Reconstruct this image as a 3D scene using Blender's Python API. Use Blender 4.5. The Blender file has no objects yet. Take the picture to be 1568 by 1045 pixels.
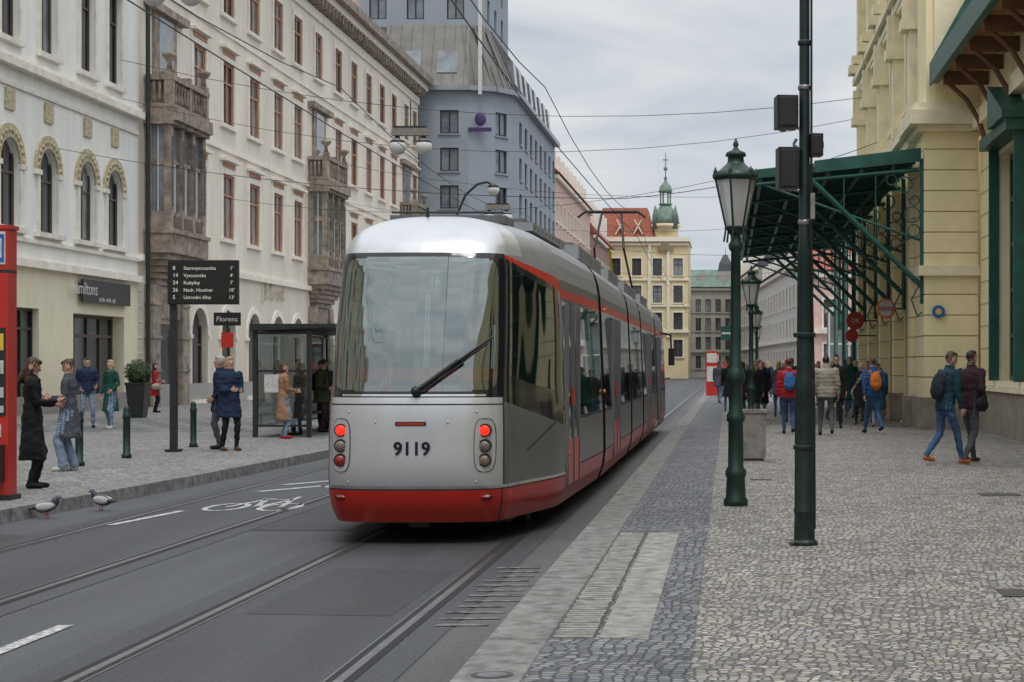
import bpy, math, random
import numpy as np
from mathutils import Vector, Matrix, kdtree, noise
random.seed(7)
V=Vector
C=bpy.context
sc=C.scene
# ------------------------------------------------------------------ materials
MATS={}
def mat(name,col,rough=.7,metal=0.0,var=.12,scale=3.0,bump=0.0,bscale=40.0,spec=.5,emis=None,estr=1.0,streak=0.0,grime=None):
    if name in MATS: return MATS[name]
    m=bpy.data.materials.new(name); m.use_nodes=True
    nt=m.node_tree; N=nt.nodes; L=nt.links
    b=N['Principled BSDF']
    b.inputs['Roughness'].default_value=rough
    b.inputs['Metallic'].default_value=metal
    b.inputs['Specular IOR Level'].default_value=spec
    g=N.new('ShaderNodeNewGeometry')
    c=(col[0],col[1],col[2],1)
    if var>0:
        n=N.new('ShaderNodeTexNoise'); n.inputs['Scale'].default_value=scale; n.inputs['Detail'].default_value=6; n.inputs['Roughness'].default_value=.65
        if streak>0:
            mp=N.new('ShaderNodeMapping'); mp.inputs['Scale'].default_value=(1,1,1-streak)
            L.new(g.outputs['Position'],mp.inputs['Vector']); L.new(mp.outputs[0],n.inputs['Vector'])
        else: L.new(g.outputs['Position'],n.inputs['Vector'])
        r=N.new('ShaderNodeMapRange'); r.inputs['From Min'].default_value=.3; r.inputs['From Max'].default_value=.7
        r.inputs['To Min'].default_value=1-var*1.4; r.inputs['To Max'].default_value=1+var*.8
        L.new(n.outputs['Fac'],r.inputs['Value'])
        mx=N.new('ShaderNodeVectorMath'); mx.operation='SCALE'; mx.inputs[0].default_value=col[:3]
        L.new(r.outputs[0],mx.inputs['Scale']); outp=mx.outputs[0]
        if grime:
            s=N.new('ShaderNodeSeparateXYZ'); L.new(g.outputs['Position'],s.inputs[0])
            gr=N.new('ShaderNodeMapRange'); gr.inputs['From Min'].default_value=grime[1]; gr.inputs['From Max'].default_value=grime[0]; gr.inputs['To Min'].default_value=grime[2]; gr.inputs['To Max'].default_value=0
            L.new(s.outputs[2],gr.inputs[0])
            gm=N.new('ShaderNodeMath'); gm.operation='MULTIPLY'; L.new(gr.outputs[0],gm.inputs[0]); L.new(n.outputs['Fac'],gm.inputs[1])
            mm=N.new('ShaderNodeMix'); mm.data_type='RGBA'; L.new(gm.outputs[0],mm.inputs[0]); L.new(outp,mm.inputs[6]); mm.inputs[7].default_value=(.07,.062,.052,1); outp=mm.outputs[2]
        L.new(outp,b.inputs['Base Color'])
    else: b.inputs['Base Color'].default_value=c
    if bump>0:
        n2=N.new('ShaderNodeTexNoise'); n2.inputs['Scale'].default_value=bscale; n2.inputs['Detail'].default_value=4
        L.new(g.outputs['Position'],n2.inputs['Vector'])
        bp=N.new('ShaderNodeBump'); bp.inputs['Strength'].default_value=bump; bp.inputs['Distance'].default_value=.02
        L.new(n2.outputs['Fac'],bp.inputs['Height']); L.new(bp.outputs[0],b.inputs['Normal'])
    if emis:
        b.inputs['Emission Color'].default_value=(*emis,1); b.inputs['Emission Strength'].default_value=estr
    MATS[name]=m; return m
def glassmat(name,tint,gloss=.3,rough=.02,gcol=(.95,1,1),diff=None):
    m=bpy.data.materials.new(name); m.use_nodes=True
    nt=m.node_tree; N=nt.nodes; L=nt.links
    N.remove(N['Principled BSDF'])
    t=N.new('ShaderNodeBsdfTransparent'); t.inputs['Color'].default_value=(*tint,1)
    g=N.new('ShaderNodeBsdfGlossy'); g.inputs['Roughness'].default_value=rough; g.inputs['Color'].default_value=(*gcol,1)
    lw=N.new('ShaderNodeLayerWeight'); lw.inputs['Blend'].default_value=.35
    mr=N.new('ShaderNodeMapRange'); mr.inputs['To Min'].default_value=gloss; mr.inputs['To Max'].default_value=1
    L.new(lw.outputs['Fresnel'],mr.inputs['Value'])
    src=t.outputs[0]
    if diff:
        d=N.new('ShaderNodeBsdfDiffuse'); d.inputs[0].default_value=(*diff[:3],1); md=N.new('ShaderNodeMixShader'); md.inputs[0].default_value=diff[3]; L.new(t.outputs[0],md.inputs[1]); L.new(d.outputs[0],md.inputs[2]); src=md.outputs[0]
    mx=N.new('ShaderNodeMixShader'); L.new(mr.outputs[0],mx.inputs[0]); L.new(src,mx.inputs[1]); L.new(g.outputs[0],mx.inputs[2])
    L.new(mx.outputs[0],N['Material Output'].inputs['Surface'])
    MATS[name]=m; return m
def cobble(name,colA,colB,joint,size,rand=.55,big=.2,power=1.0):
    m=bpy.data.materials.new(name); m.use_nodes=True
    nt=m.node_tree; N=nt.nodes; L=nt.links; b=N['Principled BSDF']
    g=N.new('ShaderNodeNewGeometry')
    mp=N.new('ShaderNodeMapping'); mp.inputs['Scale'].default_value=(1/size,1/size,0); mp.inputs['Rotation'].default_value=(0,0,.12)
    wn=N.new('ShaderNodeTexNoise'); wn.inputs['Scale'].default_value=1.3; L.new(g.outputs['Position'],wn.inputs['Vector'])
    wa=N.new('ShaderNodeVectorMath'); wa.operation='MULTIPLY_ADD'; wa.inputs[1].default_value=(.3,.3,0)
    L.new(wn.outputs['Color'],wa.inputs[0]); L.new(g.outputs['Position'],wa.inputs[2])
    L.new(wa.outputs[0],mp.inputs['Vector'])
    v=N.new('ShaderNodeTexVoronoi'); v.voronoi_dimensions='2D'; v.inputs['Scale'].default_value=1; v.inputs['Randomness'].default_value=rand
    e=N.new('ShaderNodeTexVoronoi'); e.voronoi_dimensions='2D'; e.feature='DISTANCE_TO_EDGE'; e.inputs['Scale'].default_value=1; e.inputs['Randomness'].default_value=rand
    L.new(mp.outputs[0],v.inputs['Vector']); L.new(mp.outputs[0],e.inputs['Vector'])
    sp=N.new('ShaderNodeSeparateColor'); L.new(v.outputs['Color'],sp.inputs[0])
    pw=N.new('ShaderNodeMath'); pw.operation='POWER'; pw.inputs[1].default_value=power; L.new(sp.outputs[0],pw.inputs[0])
    mc=N.new('ShaderNodeMix'); mc.data_type='RGBA'; mc.inputs[6].default_value=(*colA,1); mc.inputs[7].default_value=(*colB,1)
    L.new(pw.outputs[0],mc.inputs[0])
    tn=N.new('ShaderNodeMix'); tn.data_type='RGBA'; tn.blend_type='MULTIPLY'; tn.inputs[0].default_value=1
    tr=N.new('ShaderNodeMix'); tr.data_type='RGBA'; tr.inputs[6].default_value=(1.08,1,.9,1); tr.inputs[7].default_value=(.93,.98,1.06,1); L.new(sp.outputs[1],tr.inputs[0])
    L.new(mc.outputs[2],tn.inputs[6]); L.new(tr.outputs[2],tn.inputs[7])
    n=N.new('ShaderNodeTexNoise'); n.inputs['Scale'].default_value=.45; n.inputs['Detail'].default_value=9; n.inputs['Roughness'].default_value=.72
    L.new(g.outputs['Position'],n.inputs['Vector'])
    r=N.new('ShaderNodeMapRange'); r.inputs['From Min'].default_value=.3; r.inputs['From Max'].default_value=.7; r.inputs['To Min'].default_value=1-big; r.inputs['To Max'].default_value=1+big*.5
    L.new(n.outputs['Fac'],r.inputs[0])
    sc_=N.new('ShaderNodeVectorMath'); sc_.operation='SCALE'; L.new(tn.outputs[2],sc_.inputs[0]); L.new(r.outputs[0],sc_.inputs['Scale'])
    er=N.new('ShaderNodeMapRange'); er.inputs['From Min'].default_value=.03; er.inputs['From Max'].default_value=.17; L.new(e.outputs['Distance'],er.inputs[0])
    mj=N.new('ShaderNodeMix'); mj.data_type='RGBA'; mj.inputs[6].default_value=(*joint,1); L.new(er.outputs[0],mj.inputs[0]); L.new(sc_.outputs[0],mj.inputs[7])
    L.new(mj.outputs[2],b.inputs['Base Color']); b.inputs['Roughness'].default_value=.72
    bp=N.new('ShaderNodeBump'); bp.inputs['Strength'].default_value=.6; bp.inputs['Distance'].default_value=.012
    L.new(er.outputs[0],bp.inputs['Height']); L.new(bp.outputs[0],b.inputs['Normal'])
    MATS[name]=m; return m
def asphalt(name,col):
    m=bpy.data.materials.new(name); m.use_nodes=True
    nt=m.node_tree; N=nt.nodes; L=nt.links; b=N['Principled BSDF']
    g=N.new('ShaderNodeNewGeometry')
    mp=N.new('ShaderNodeMapping'); mp.inputs['Scale'].default_value=(1.6,.12,1); L.new(g.outputs['Position'],mp.inputs['Vector'])
    n1=N.new('ShaderNodeTexNoise'); n1.inputs['Scale'].default_value=1; n1.inputs['Detail'].default_value=7; L.new(mp.outputs[0],n1.inputs['Vector'])
    n2=N.new('ShaderNodeTexNoise'); n2.inputs['Scale'].default_value=.7; n2.inputs['Detail'].default_value=10; n2.inputs['Roughness'].default_value=.78; L.new(g.outputs['Position'],n2.inputs['Vector'])
    n3=N.new('ShaderNodeTexNoise'); n3.inputs['Scale'].default_value=38; n3.inputs['Detail'].default_value=5; n3.inputs['Roughness'].default_value=.75; L.new(g.outputs['Position'],n3.inputs['Vector'])
    a=N.new('ShaderNodeMath'); a.operation='ADD'; L.new(n1.outputs['Fac'],a.inputs[0]); L.new(n2.outputs['Fac'],a.inputs[1])
    a2=N.new('ShaderNodeMath'); a2.operation='MULTIPLY_ADD'; a2.inputs[1].default_value=2.4; L.new(n3.outputs['Fac'],a2.inputs[0]); L.new(a.outputs[0],a2.inputs[2])
    r=N.new('ShaderNodeMapRange'); r.inputs['From Min'].default_value=1.6; r.inputs['From Max'].default_value=2.8; r.inputs['To Min'].default_value=.25; r.inputs['To Max'].default_value=1.8
    L.new(a2.outputs[0],r.inputs[0])
    s=N.new('ShaderNodeVectorMath'); s.operation='SCALE'; s.inputs[0].default_value=col; L.new(r.outputs[0],s.inputs['Scale']); L.new(s.outputs[0],b.inputs['Base Color'])
    rr=N.new('ShaderNodeMapRange'); rr.inputs['To Min'].default_value=.40; rr.inputs['To Max'].default_value=.85; L.new(n2.outputs['Fac'],rr.inputs[0]); L.new(rr.outputs[0],b.inputs['Roughness'])
    bp=N.new('ShaderNodeBump'); bp.inputs['Strength'].default_value=.6; bp.inputs['Distance'].default_value=.012; L.new(n3.outputs['Fac'],bp.inputs['Height']); L.new(bp.outputs[0],b.inputs['Normal'])
    MATS[name]=m; return m
# ------------------------------------------------------------------ mesh builder
class MB:
    def __init__(s): s.v=[];s.f=[];s.m=[];s.mats=[];s.sm=[]
    def mi(s,m):
        if m not in s.mats: s.mats.append(m)
        return s.mats.index(m)
    def add(s,vs,fs,m,smooth=False):
        o=len(s.v); s.v.extend([tuple(p) for p in vs]); k=s.mi(m)
        for f in fs: s.f.append([i+o for i in f]); s.m.append(k); s.sm.append(smooth)
    def poly(s,pts,m): s.add(pts,[list(range(len(pts)))],m)
    def hexa(s,p,m): s.add(p,[[0,3,2,1],[4,5,6,7],[0,1,5,4],[1,2,6,5],[2,3,7,6],[3,0,4,7]],m)
    def box(s,x0,x1,y0,y1,z0,z1,m,M=None):
        p=[V(q) for q in [(x0,y0,z0),(x1,y0,z0),(x1,y1,z0),(x0,y1,z0),(x0,y0,z1),(x1,y0,z1),(x1,y1,z1),(x0,y1,z1)]]
        if M is not None: p=[M@q for q in p]
        s.hexa(p,m)
    def cyl(s,a,b,r0,r1,m,n=12,caps=True,smooth=True):
        a=V(a);b=V(b);d=(b-a).normalized(); u=d.orthogonal().normalized(); w=d.cross(u)
        vs=[];fs=[]
        for c,r in ((a,r0),(b,r1)):
            for i in range(n):
                t=2*math.pi*i/n; vs.append(c+(u*math.cos(t)+w*math.sin(t))*r)
        for i in range(n): j=(i+1)%n; fs.append([i,j,n+j,n+i])
        s.add(vs,fs,m,smooth)
        if caps: s.add(vs,[list(range(n))[::-1],list(range(n,2*n))],m)
    def lathe(s,c,prof,m,n=16,smooth=True,rot=0):
        vs=[];fs=[]
        for r,z in prof:
            for i in range(n):
                t=2*math.pi*i/n+rot; vs.append((c[0]+r*math.cos(t),c[1]+r*math.sin(t),c[2]+z))
        for k in range(len(prof)-1):
            for i in range(n): j=(i+1)%n; fs.append([k*n+i,k*n+j,(k+1)*n+j,(k+1)*n+i])
        fs.append(list(range(n))[::-1]); fs.append([(len(prof)-1)*n+i for i in range(n)])
        s.add(vs,fs,m,smooth)
    def tube(s,pts,r,m,n=6):
        pts=[V(p) for p in pts]
        for a,b in zip(pts[:-1],pts[1:]): s.cyl(a,b,r,r,m,n,caps=False)
    def ball(s,c,r,m,nu=14,nv=9,M=None):
        if not hasattr(r,'__len__'): r=(r,r,r)
        vs=[];fs=[]
        for j in range(nv+1):
            ph=math.pi*j/nv
            for i in range(nu):
                t=2*math.pi*i/nu
                p=V((r[0]*math.sin(ph)*math.cos(t),r[1]*math.sin(ph)*math.sin(t),-r[2]*math.cos(ph)))
                if M is not None: p=M@p
                vs.append(p+V(c))
        for j in range(nv):
            for i in range(nu): k=(i+1)%nu; fs.append([j*nu+i,j*nu+k,(j+1)*nu+k,(j+1)*nu+i])
        s.add(vs,fs,m,True)
    def build(s,name,parent=None,bevel=0):
        me=bpy.data.meshes.new(name); me.from_pydata(s.v,[],s.f)
        for m in s.mats: me.materials.append(m)
        me.polygons.foreach_set('material_index',s.m); me.polygons.foreach_set('use_smooth',s.sm)
        me.update(); o=bpy.data.objects.new(name,me); sc.collection.objects.link(o)
        if bevel:
            b=o.modifiers.new('b','BEVEL'); b.width=bevel; b.segments=2; b.limit_method='ANGLE'
        if parent: o.parent=parent
        return o
def text(name,s,size,loc,rot,m,parent=None,align='CENTER',ext=.002,bold=0):
    cu=bpy.data.curves.new(name,'FONT'); cu.body=s; cu.size=size; cu.align_x=align; cu.extrude=ext; cu.resolution_u=3; cu.offset=bold
    o=bpy.data.objects.new(name+'_c',cu); sc.collection.objects.link(o)
    dg=C.evaluated_depsgraph_get(); me=bpy.data.meshes.new_from_object(o.evaluated_get(dg)); bpy.data.objects.remove(o)
    me.materials.clear(); me.materials.append(m)
    for p in me.polygons: p.material_index=0
    q=bpy.data.objects.new(name,me); sc.collection.objects.link(q); q.location=loc; q.rotation_euler=rot
    if parent: q.parent=parent
    return q
class F:
    def __init__(s,o,d,n): s.o=V((o[0],o[1],0)); s.d=V((d[0],d[1],0)).normalized(); s.n=V((n[0],n[1],0)).normalized()
    def p(s,u,z,dd=0): q=s.o+s.d*u+s.n*dd; return V((q.x,q.y,z))
def fbox(mb,f,u0,u1,z0,z1,d0,d1,m):
    P=f.p; mb.hexa([P(u0,z0,d1),P(u1,z0,d1),P(u1,z0,d0),P(u0,z0,d0),P(u0,z1,d1),P(u1,z1,d1),P(u1,z1,d0),P(u0,z1,d0)],m)
def facade(mb,f,u0,u1,z0,z1,wall,ops):
    us=sorted(set([round(x,4) for x in [u0,u1]+[o['u0'] for o in ops]+[o['u1'] for o in ops] if u0<=x<=u1]))
    zs=sorted(set([round(x,4) for x in [z0,z1]+[o['z0'] for o in ops]+[o['z1'] for o in ops]]))
    for a,b in zip(us[:-1],us[1:]):
        for c,d in zip(zs[:-1],zs[1:]):
            mu=(a+b)/2; mz=(c+d)/2
            if any(o['u0']<mu<o['u1'] and o['z0']<mz<o['z1'] for o in ops): continue
            mb.poly([f.p(a,c),f.p(b,c),f.p(b,d),f.p(a,d)],wall)
    for o in ops:
        a,b,c,d=o['u0'],o['u1'],o['z0'],o['z1']; dp=o.get('depth',.28); P=f.p
        rv=o.get('reveal',wall)
        r=(b-a)/2; mu=(a+b)/2; arch=o.get('arch',False); zt=d-r if arch else d
        mb.poly([P(a,c),P(a,zt),P(a,zt,-dp),P(a,c,-dp)],rv); mb.poly([P(b,c),P(b,zt),P(b,zt,-dp),P(b,c,-dp)],rv)
        mb.poly([P(a,c),P(b,c),P(b,c,-dp),P(a,c,-dp)],rv)
        if arch:
            K=12; arc=[(mu-r*math.cos(math.pi*i/K),zt+r*math.sin(math.pi*i/K)) for i in range(K+1)]
            for i in range(K):
                q0,q1=arc[i],arc[i+1]; cu=a if i<K/2 else b
                mb.poly([P(cu,d),P(*q0),P(*q1)],wall)
                mb.poly([P(*q0),P(*q1),P(*q1,-dp),P(*q0,-dp)],rv)
        else: mb.poly([P(a,d),P(b,d),P(b,d,-dp),P(a,d,-dp)],rv)
        g=o['glass']; g=random.choice(g) if isinstance(g,list) else g
        j1,j2=random.uniform(-.012,.012),random.uniform(-.012,.012)
        mb.poly([P(a,c,-dp+j1),P(b,c,-dp-j1),P(b,d,-dp+j2),P(a,d,-dp-j2)],g)
        fm=o['frame']; w=o.get('fw',.09); e=.002
        d0,d1=-dp+.015,-dp+.07
        fbox(mb,f,a+e,a+w,c+e,d-e,d0,d1,fm); fbox(mb,f,b-w,b-e,c+e,d-e,d0,d1,fm)
        fbox(mb,f,a+w,b-w,c+e,c+w,d0,d1-.004,fm)
        if not arch: fbox(mb,f,a+w,b-w,d-w,d-e,d0,d1-.004,fm)
        nc=o.get('cols',2)
        for k in range(1,nc):
            u=a+(b-a)*k/nc; fbox(mb,f,u-w*.5,u+w*.5,c+w,d-(w if not arch else .02),d0,d1-.01,fm)
        for t in o.get('rows',[.66]):
            z=c+(d-c)*t; fbox(mb,f,a+w,b-w,z-w*.45,z+w*.45,d0,d1-.006,fm)
        tr=o.get('trim')
        if tr:
            tw=o.get('tw',.18); pr=.07; leg=o.get('legs',tr)
            if arch:
                for i in range(12):
                    t0=math.pi*i/12;t1=math.pi*(i+1)/12;R2=r+tw+.1
                    q=[(mu-rr*math.cos(t),zt+rr*math.sin(t)) for rr,t in ((r,t0),(R2,t0),(R2,t1),(r,t1))]
                    mb.hexa([P(*q[0],0.001),P(*q[1],0.001),P(*q[2],0.001),P(*q[3],0.001),P(*q[0],pr),P(*q[1],pr),P(*q[2],pr),P(*q[3],pr)],tr)
                    if o.get('rosette'):
                        tm=(t0+t1)/2; q=P(mu-(r+tw*.62)*math.cos(tm),zt+(r+tw*.62)*math.sin(tm),pr); mb.ball(q,(.07,.09,.09),tr,6,4)
                fbox(mb,f,a-tw*.6,a,c,zt,0.001,pr,leg); fbox(mb,f,b,b+tw*.6,c,zt,0.001,pr,leg)
                fbox(mb,f,a-tw-.12,a+.02,zt-.16,zt,0.002,pr+.05,leg); fbox(mb,f,b-.02,b+tw+.12,zt-.16,zt,0.002,pr+.05,leg)
            else:
                fbox(mb,f,a-tw,a,c,d+tw,0.001,pr,tr); fbox(mb,f,b,b+tw,c,d+tw,0.001,pr,tr); fbox(mb,f,a,b,d,d+tw,0.001,pr,tr)
            fbox(mb,f,a-tw-.08,b+tw+.08,c-.16,c,0.001,.17,leg)
            if o.get('hood'):
                fbox(mb,f,a-tw-.1,b+tw+.1,d+tw+.3,d+tw+.42,0.001,.28,tr); fbox(mb,f,a-tw,b+tw,d+tw,d+tw+.3,0.001,.05,tr)
def win(u,w,z0,z1,**k): return dict(u0=u-w/2,u1=u+w/2,z0=z0,z1=z1,**k)
# ------------------------------------------------------------------ palette
asph=asphalt('asphalt',(.060,.063,.069)); asph2=asphalt('asphalt_track',(.045,.047,.052)); asph3=asphalt('asphalt_gutter',(.080,.078,.073)); asph4=asphalt('asphalt_patch',(.033,.034,.037))
cobR=cobble('cobbles_beige',(.13,.124,.113),(.50,.475,.435),(.06,.057,.053),.056,.7,.32,1.0)
cobB=cobble('cobbles_blue',(.085,.090,.099),(.27,.28,.30),(.035,.035,.037),.068,.5,.28)
cobL=cobble('cobbles_left',(.17,.168,.165),(.40,.395,.38),(.05,.05,.05),.08,.5,.25)
kerbm=mat('granite_kerb',(.215,.21,.20),.8,var=.45,scale=7,bump=.3,bscale=90)
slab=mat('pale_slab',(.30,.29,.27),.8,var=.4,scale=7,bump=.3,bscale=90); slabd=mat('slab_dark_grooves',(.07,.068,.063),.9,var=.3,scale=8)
white=mat('road_paint',(.50,.50,.49),.7,var=.6,scale=16); worn=mat('worn_paint',(.17,.165,.16),.8,var=.7,scale=10)
steel=mat('rail_steel',(.30,.30,.31),.32,.9,.25,8); groove=mat('rail_groove',(.012,.012,.013),.8)
glassD=mat('window_glass',(.035,.045,.055),.06,0,.4,.6,spec=.9); glassL=mat('window_glass_pale',(.20,.225,.25),.08,0,.4,.8,spec=.9)
GL=[glassD,glassD,glassL]
cream=mat('cream_plaster',(.80,.735,.63),.9,var=.11,scale=.7,bump=.15,bscale=8,streak=.75,grime=(7,0,.45))
creamT=mat('cream_trim',(.84,.79,.70),.85,var=.12,scale=2); whiteP=mat('white_plaster',(.83,.82,.775),.9,var=.10,scale=.8,streak=.75); whiteT=mat('white_trim',(.77,.74,.66),.85,var=.16,scale=2)
yelP=mat('beige_plaster',(.78,.72,.54),.9,var=.08,scale=1,streak=.6,grime=(2.5,0,.5))
terra=mat('terracotta_frame',(.46,.25,.16),.7,var=.15); stoneO=mat('oriel_stone',(.33,.275,.225),.9,var=.45,scale=2.5,bump=.7,bscale=12)
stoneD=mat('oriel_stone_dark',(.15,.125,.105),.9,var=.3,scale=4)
brownF=mat('brown_frame',(.10,.07,.05),.6); whiteF=mat('white_frame',(.62,.62,.6),.5); darkF=mat('dark_frame',(.02,.022,.025),.4)
ornam=mat('gold_ornament',(.54,.47,.31),.85,var=.4,scale=9,bump=.9,bscale=20)
blueG=mat('blue_grey_render',(.30,.345,.39),.75,var=.07,scale=.6); mans=mat('mansard_metal',(.15,.145,.13),.35,.4,.2,.7); zinc=mat('zinc',(.31,.34,.37),.4,.4,.15,.8)
pinkP=mat('pink_plaster',(.66,.46,.39),.9,var=.08); redroof=mat('red_tile',(.33,.10,.06),.85,var=.3,scale=4); darkroof=mat('dark_roof',(.07,.075,.085),.7,var=.25)
yelB=mat('yellow_plaster',(.78,.67,.42),.9,var=.06,scale=.7); yelT=mat('yellow_trim',(.86,.81,.65),.85,var=.06)
statP=mat('station_plaster',(.88,.77,.48),.9,var=.09,scale=1.2,bump=.12,bscale=20,streak=.5,grime=(3,0,.35)); statT=mat('station_trim',(.82,.74,.53),.9,var=.12,scale=2); statG=mat('station_joint',(.55,.46,.28),.9); plinth=mat('station_plinth',(.28,.24,.19),.9,var=.25)
greenS=mat('green_steel',(.018,.095,.075),.45,.1,.25,3); greenD=mat('green_glass_dark',(.022,.085,.072),.35,.0,.3,1.0)
soffit=mat('orange_soffit',(.48,.24,.07),.6,var=.2,scale=3); brownW=mat('brown_wood',(.16,.075,.035),.6,var=.25)
copper=mat('copper_green',(.17,.25,.20),.7,var=.3,scale=1.5); greyB=mat('grey_stone',(.36,.35,.33),.9,var=.12,scale=.6); paleG=mat('pale_grey_plaster',(.58,.60,.58),.9,var=.08)
postG=mat('lamp_green',(.020,.050,.041),.42,.3,.25,5,.05); postK=mat('pole_dark_green',(.017,.036,.034),.4,.3,.3,4); blk=mat('black_plastic',(.012,.012,.013),.45); dgrey=mat('dark_grey_metal',(.035,.037,.04),.45,.4)
milk=mat('milky_glass',(.62,.62,.60),.25,var=.06); wirem=mat('wire',(.03,.03,.032),.5)
redM=mat('red_enamel',(.50,.03,.02),.3,var=.05); conc=mat('concrete',(.26,.24,.22),.9,var=.25,scale=8,bump=.3)
paper=mat('paper',(.6,.6,.58),.5,var=.25,scale=12); blueM=mat('blue_sign',(.02,.12,.45),.4); orangeM=mat('orange_sign',(.7,.22,.03),.4); yelM=mat('yellow_sign',(.7,.5,.05),.5)
# ------------------------------------------------------------------ ground
mb=MB(); mb.poly([(-2500,-2500,-.02),(2500,-2500,-.02),(2500,2500,-.02),(-2500,2500,-.02)],asph); mb.build('ground')
mb=MB(); mb.poly([(-9,-60,0),(-1.4,-60,0),(-1.4,300,0),(-9,300,0)],asph)
for cx in (-2.9,-6.12):
    mb.poly([(cx-1.05,-60,.004),(cx+1.05,-60,.004),(cx+1.05,300,.004),(cx-1.05,300,.004)],asph2)
mb.poly([(-1.82,-60,.004),(-1.43,-60,.004),(-1.43,300,.004),(-1.82,300,.004)],asph3)
mb.poly([(-3.4,12.6,.0062),(-2.35,12.5,.0062),(-2.33,15.2,.0062),(-3.38,15.4,.0062)],asph4)
mb.poly([(-8,14,.003),(-7.2,13.6,.003),(-7.15,18.4,.003),(-7.9,18.8,.003)],asph4)
mb.poly([(-5.05,19,.0035),(-4.0,19,.0035),(-4.0,24,.0035),(-5.05,24,.0035)],asph4)
mb.build('road')
mb=MB()
for cx in (-2.9,-6.12):
    for sgn in (-1,1):
        x=cx+sgn*.7175
        a,b=sorted((x,x+sgn*.055)); mb.box(a,b,-60,300,.0045,.009,steel)
        a,b=sorted((x,x-sgn*.045)); mb.poly([(a,-60,.008),(b,-60,.008),(b,300,.008),(a,300,.008)],groove)
        a,b=sorted((x-sgn*.045,x-sgn*.060)); mb.box(a,b,-60,300,.0045,.009,steel)
        a,b=sorted((x+sgn*.055,x+sgn*.11)); mb.poly([(a,-60,.0075),(b,-60,.0075),(b,300,.0075),(a,300,.0075)],groove)
mb.build('tram_rails')
mb=MB()
mb.box(-4.50,-4.40,10.5,12.05,.005,.008,white)
for k in range(12):
    y=12.0+k*.31; j=random.uniform(-.05,.05); k2=random.uniform(-.05,.05); mb.poly([(-1.95+j,y,.009),(-1.58+k2,y+.02,.009),(-1.58+k2,y+random.uniform(.08,.13),.009),(-1.95+j,y+.10,.009)],worn)
def ring(cx,cy,rx,ry,w):
    K=20
    for i in range(K):
        t0=2*math.pi*i/K;t1=2*math.pi*(i+1)/K
        mb.poly([(cx+rx*math.cos(t0),cy+ry*math.sin(t0),.009),(cx+rx*math.cos(t1),cy+ry*math.sin(t1),.009),(cx+(rx-w)*math.cos(t1),cy+(ry-w)*math.sin(t1),.009),(cx+(rx-w)*math.cos(t0),cy+(ry-w)*math.sin(t0),.009)],white)
def stroke(a,b,w=.07):
    a=V((*a,.0095));b=V((*b,.0095));d=(b-a).normalized();n=V((-d.y,d.x,0))*w/2
    mb.poly([a-n,b-n,b+n,a+n],white)
ring(-6.18,22.1,.26,.6,.08); ring(-5.52,22.1,.26,.6,.08)
stroke((-6.18,22.1),(-6.0,23.3));stroke((-6.0,23.3),(-5.65,23.3));stroke((-5.65,23.3),(-5.52,22.1));stroke((-6.0,23.3),(-5.82,22.1));stroke((-5.82,22.1),(-5.65,23.3));stroke((-5.65,23.3),(-5.68,23.8)); stroke((-6.1,23.5),(-5.92,23.5))
stroke((-6.5,24.8),(-5.85,26.0),.15);stroke((-5.85,26.0),(-5.2,24.8),.15);stroke((-6.5,26.2),(-5.85,27.4),.15);stroke((-5.85,27.4),(-5.2,26.2),.15)
stroke((-6.75,19.6),(-6.55,21.5),.10); stroke((-4.6,28),(-4.6,31),.1)
mb.build('road_markings')
mb=MB(); mb.box(-1.05,12,-60,320,-.015,.15,cobR); mb.build('pavement')
mb=MB(); mb.poly([(-1.046,-60,.154),(-.2,-60,.154),(-.2,320,.154),(-1.046,320,.154)],cobB)
for x,y,w,l in ((1.9,12.4,.32,.4),(3.1,22,.5,.5),(.3,25,.3,.3)): mb.poly([(x,y,.155),(x+w,y,.155),(x+w,y+l,.155),(x,y+l,.155)],slabd)
mb.build('cobble_strip')
mb=MB(); y=-20
while y<120:
    L_=random.uniform(.9,1.15); o_=random.uniform(-.006,.006)
    mb.box(-1.42+o_,-1.053,y+.009,y+L_-.009,-.01,.152+o_*.6,kerbm); y+=L_
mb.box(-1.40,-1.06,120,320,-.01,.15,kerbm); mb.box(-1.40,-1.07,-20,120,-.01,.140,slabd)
mb.build('kerb',bevel=.012)
mb=MB(); mb.cyl((-1.22,9.25,.15),(-1.22,9.25,.157),.11,.11,dgrey,24); mb.cyl((-1.22,9.25,.157),(-1.22,9.25,.159),.08,.08,steel,24); mb.build('manhole_cover')
mb=MB(); y=10.5
while y<16.8:
    mb.box(-.76,-.47,y+.006,y+.594,.13,.160,slab)
    mb.box(-1.045,-.78,y+.004,y+.596,.13,.156,slabd)
    k=0
    while k<.56:
        mb.box(-1.035+random.uniform(0,.015),-.79-random.uniform(0,.012),y+k+.014,y+k+.066,.15,.164,slab); k+=.098
    y+=.6
mb.build('tactile_paving',bevel=.004)
KP=[(-60,-8.4),(0,-8.3),(12,-8.15),(20,-8.02),(26,-7.75),(34,-7.56),(60,-7.5),(300,-7.5)]
mb=MB()
for (ya,xa),(yb,xb) in zip(KP[:-1],KP[1:]):
    mb.poly([(-40,ya,.15),(xa-.3,ya,.15),(xb-.3,yb,.15),(-40,yb,.15)],cobL)
for i in range(14):
    for j in range(9):
        if (i+j)%2==0: x=-19.5+i*.62; y=43+j*1.3; mb.poly([(x,y,.154),(x+.62,y,.154),(x+.62,y+1.3,.154),(x,y+1.3,.154)],cobB)
mb.build('pavement')
mb=MB()
def kx(y):
    for (ya,xa),(yb,xb) in zip(KP[:-1],KP[1:]):
        if ya<=y<=yb: return xa+(xb-xa)*(y-ya)/(yb-ya)
    return -7.5
y=-10
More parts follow.
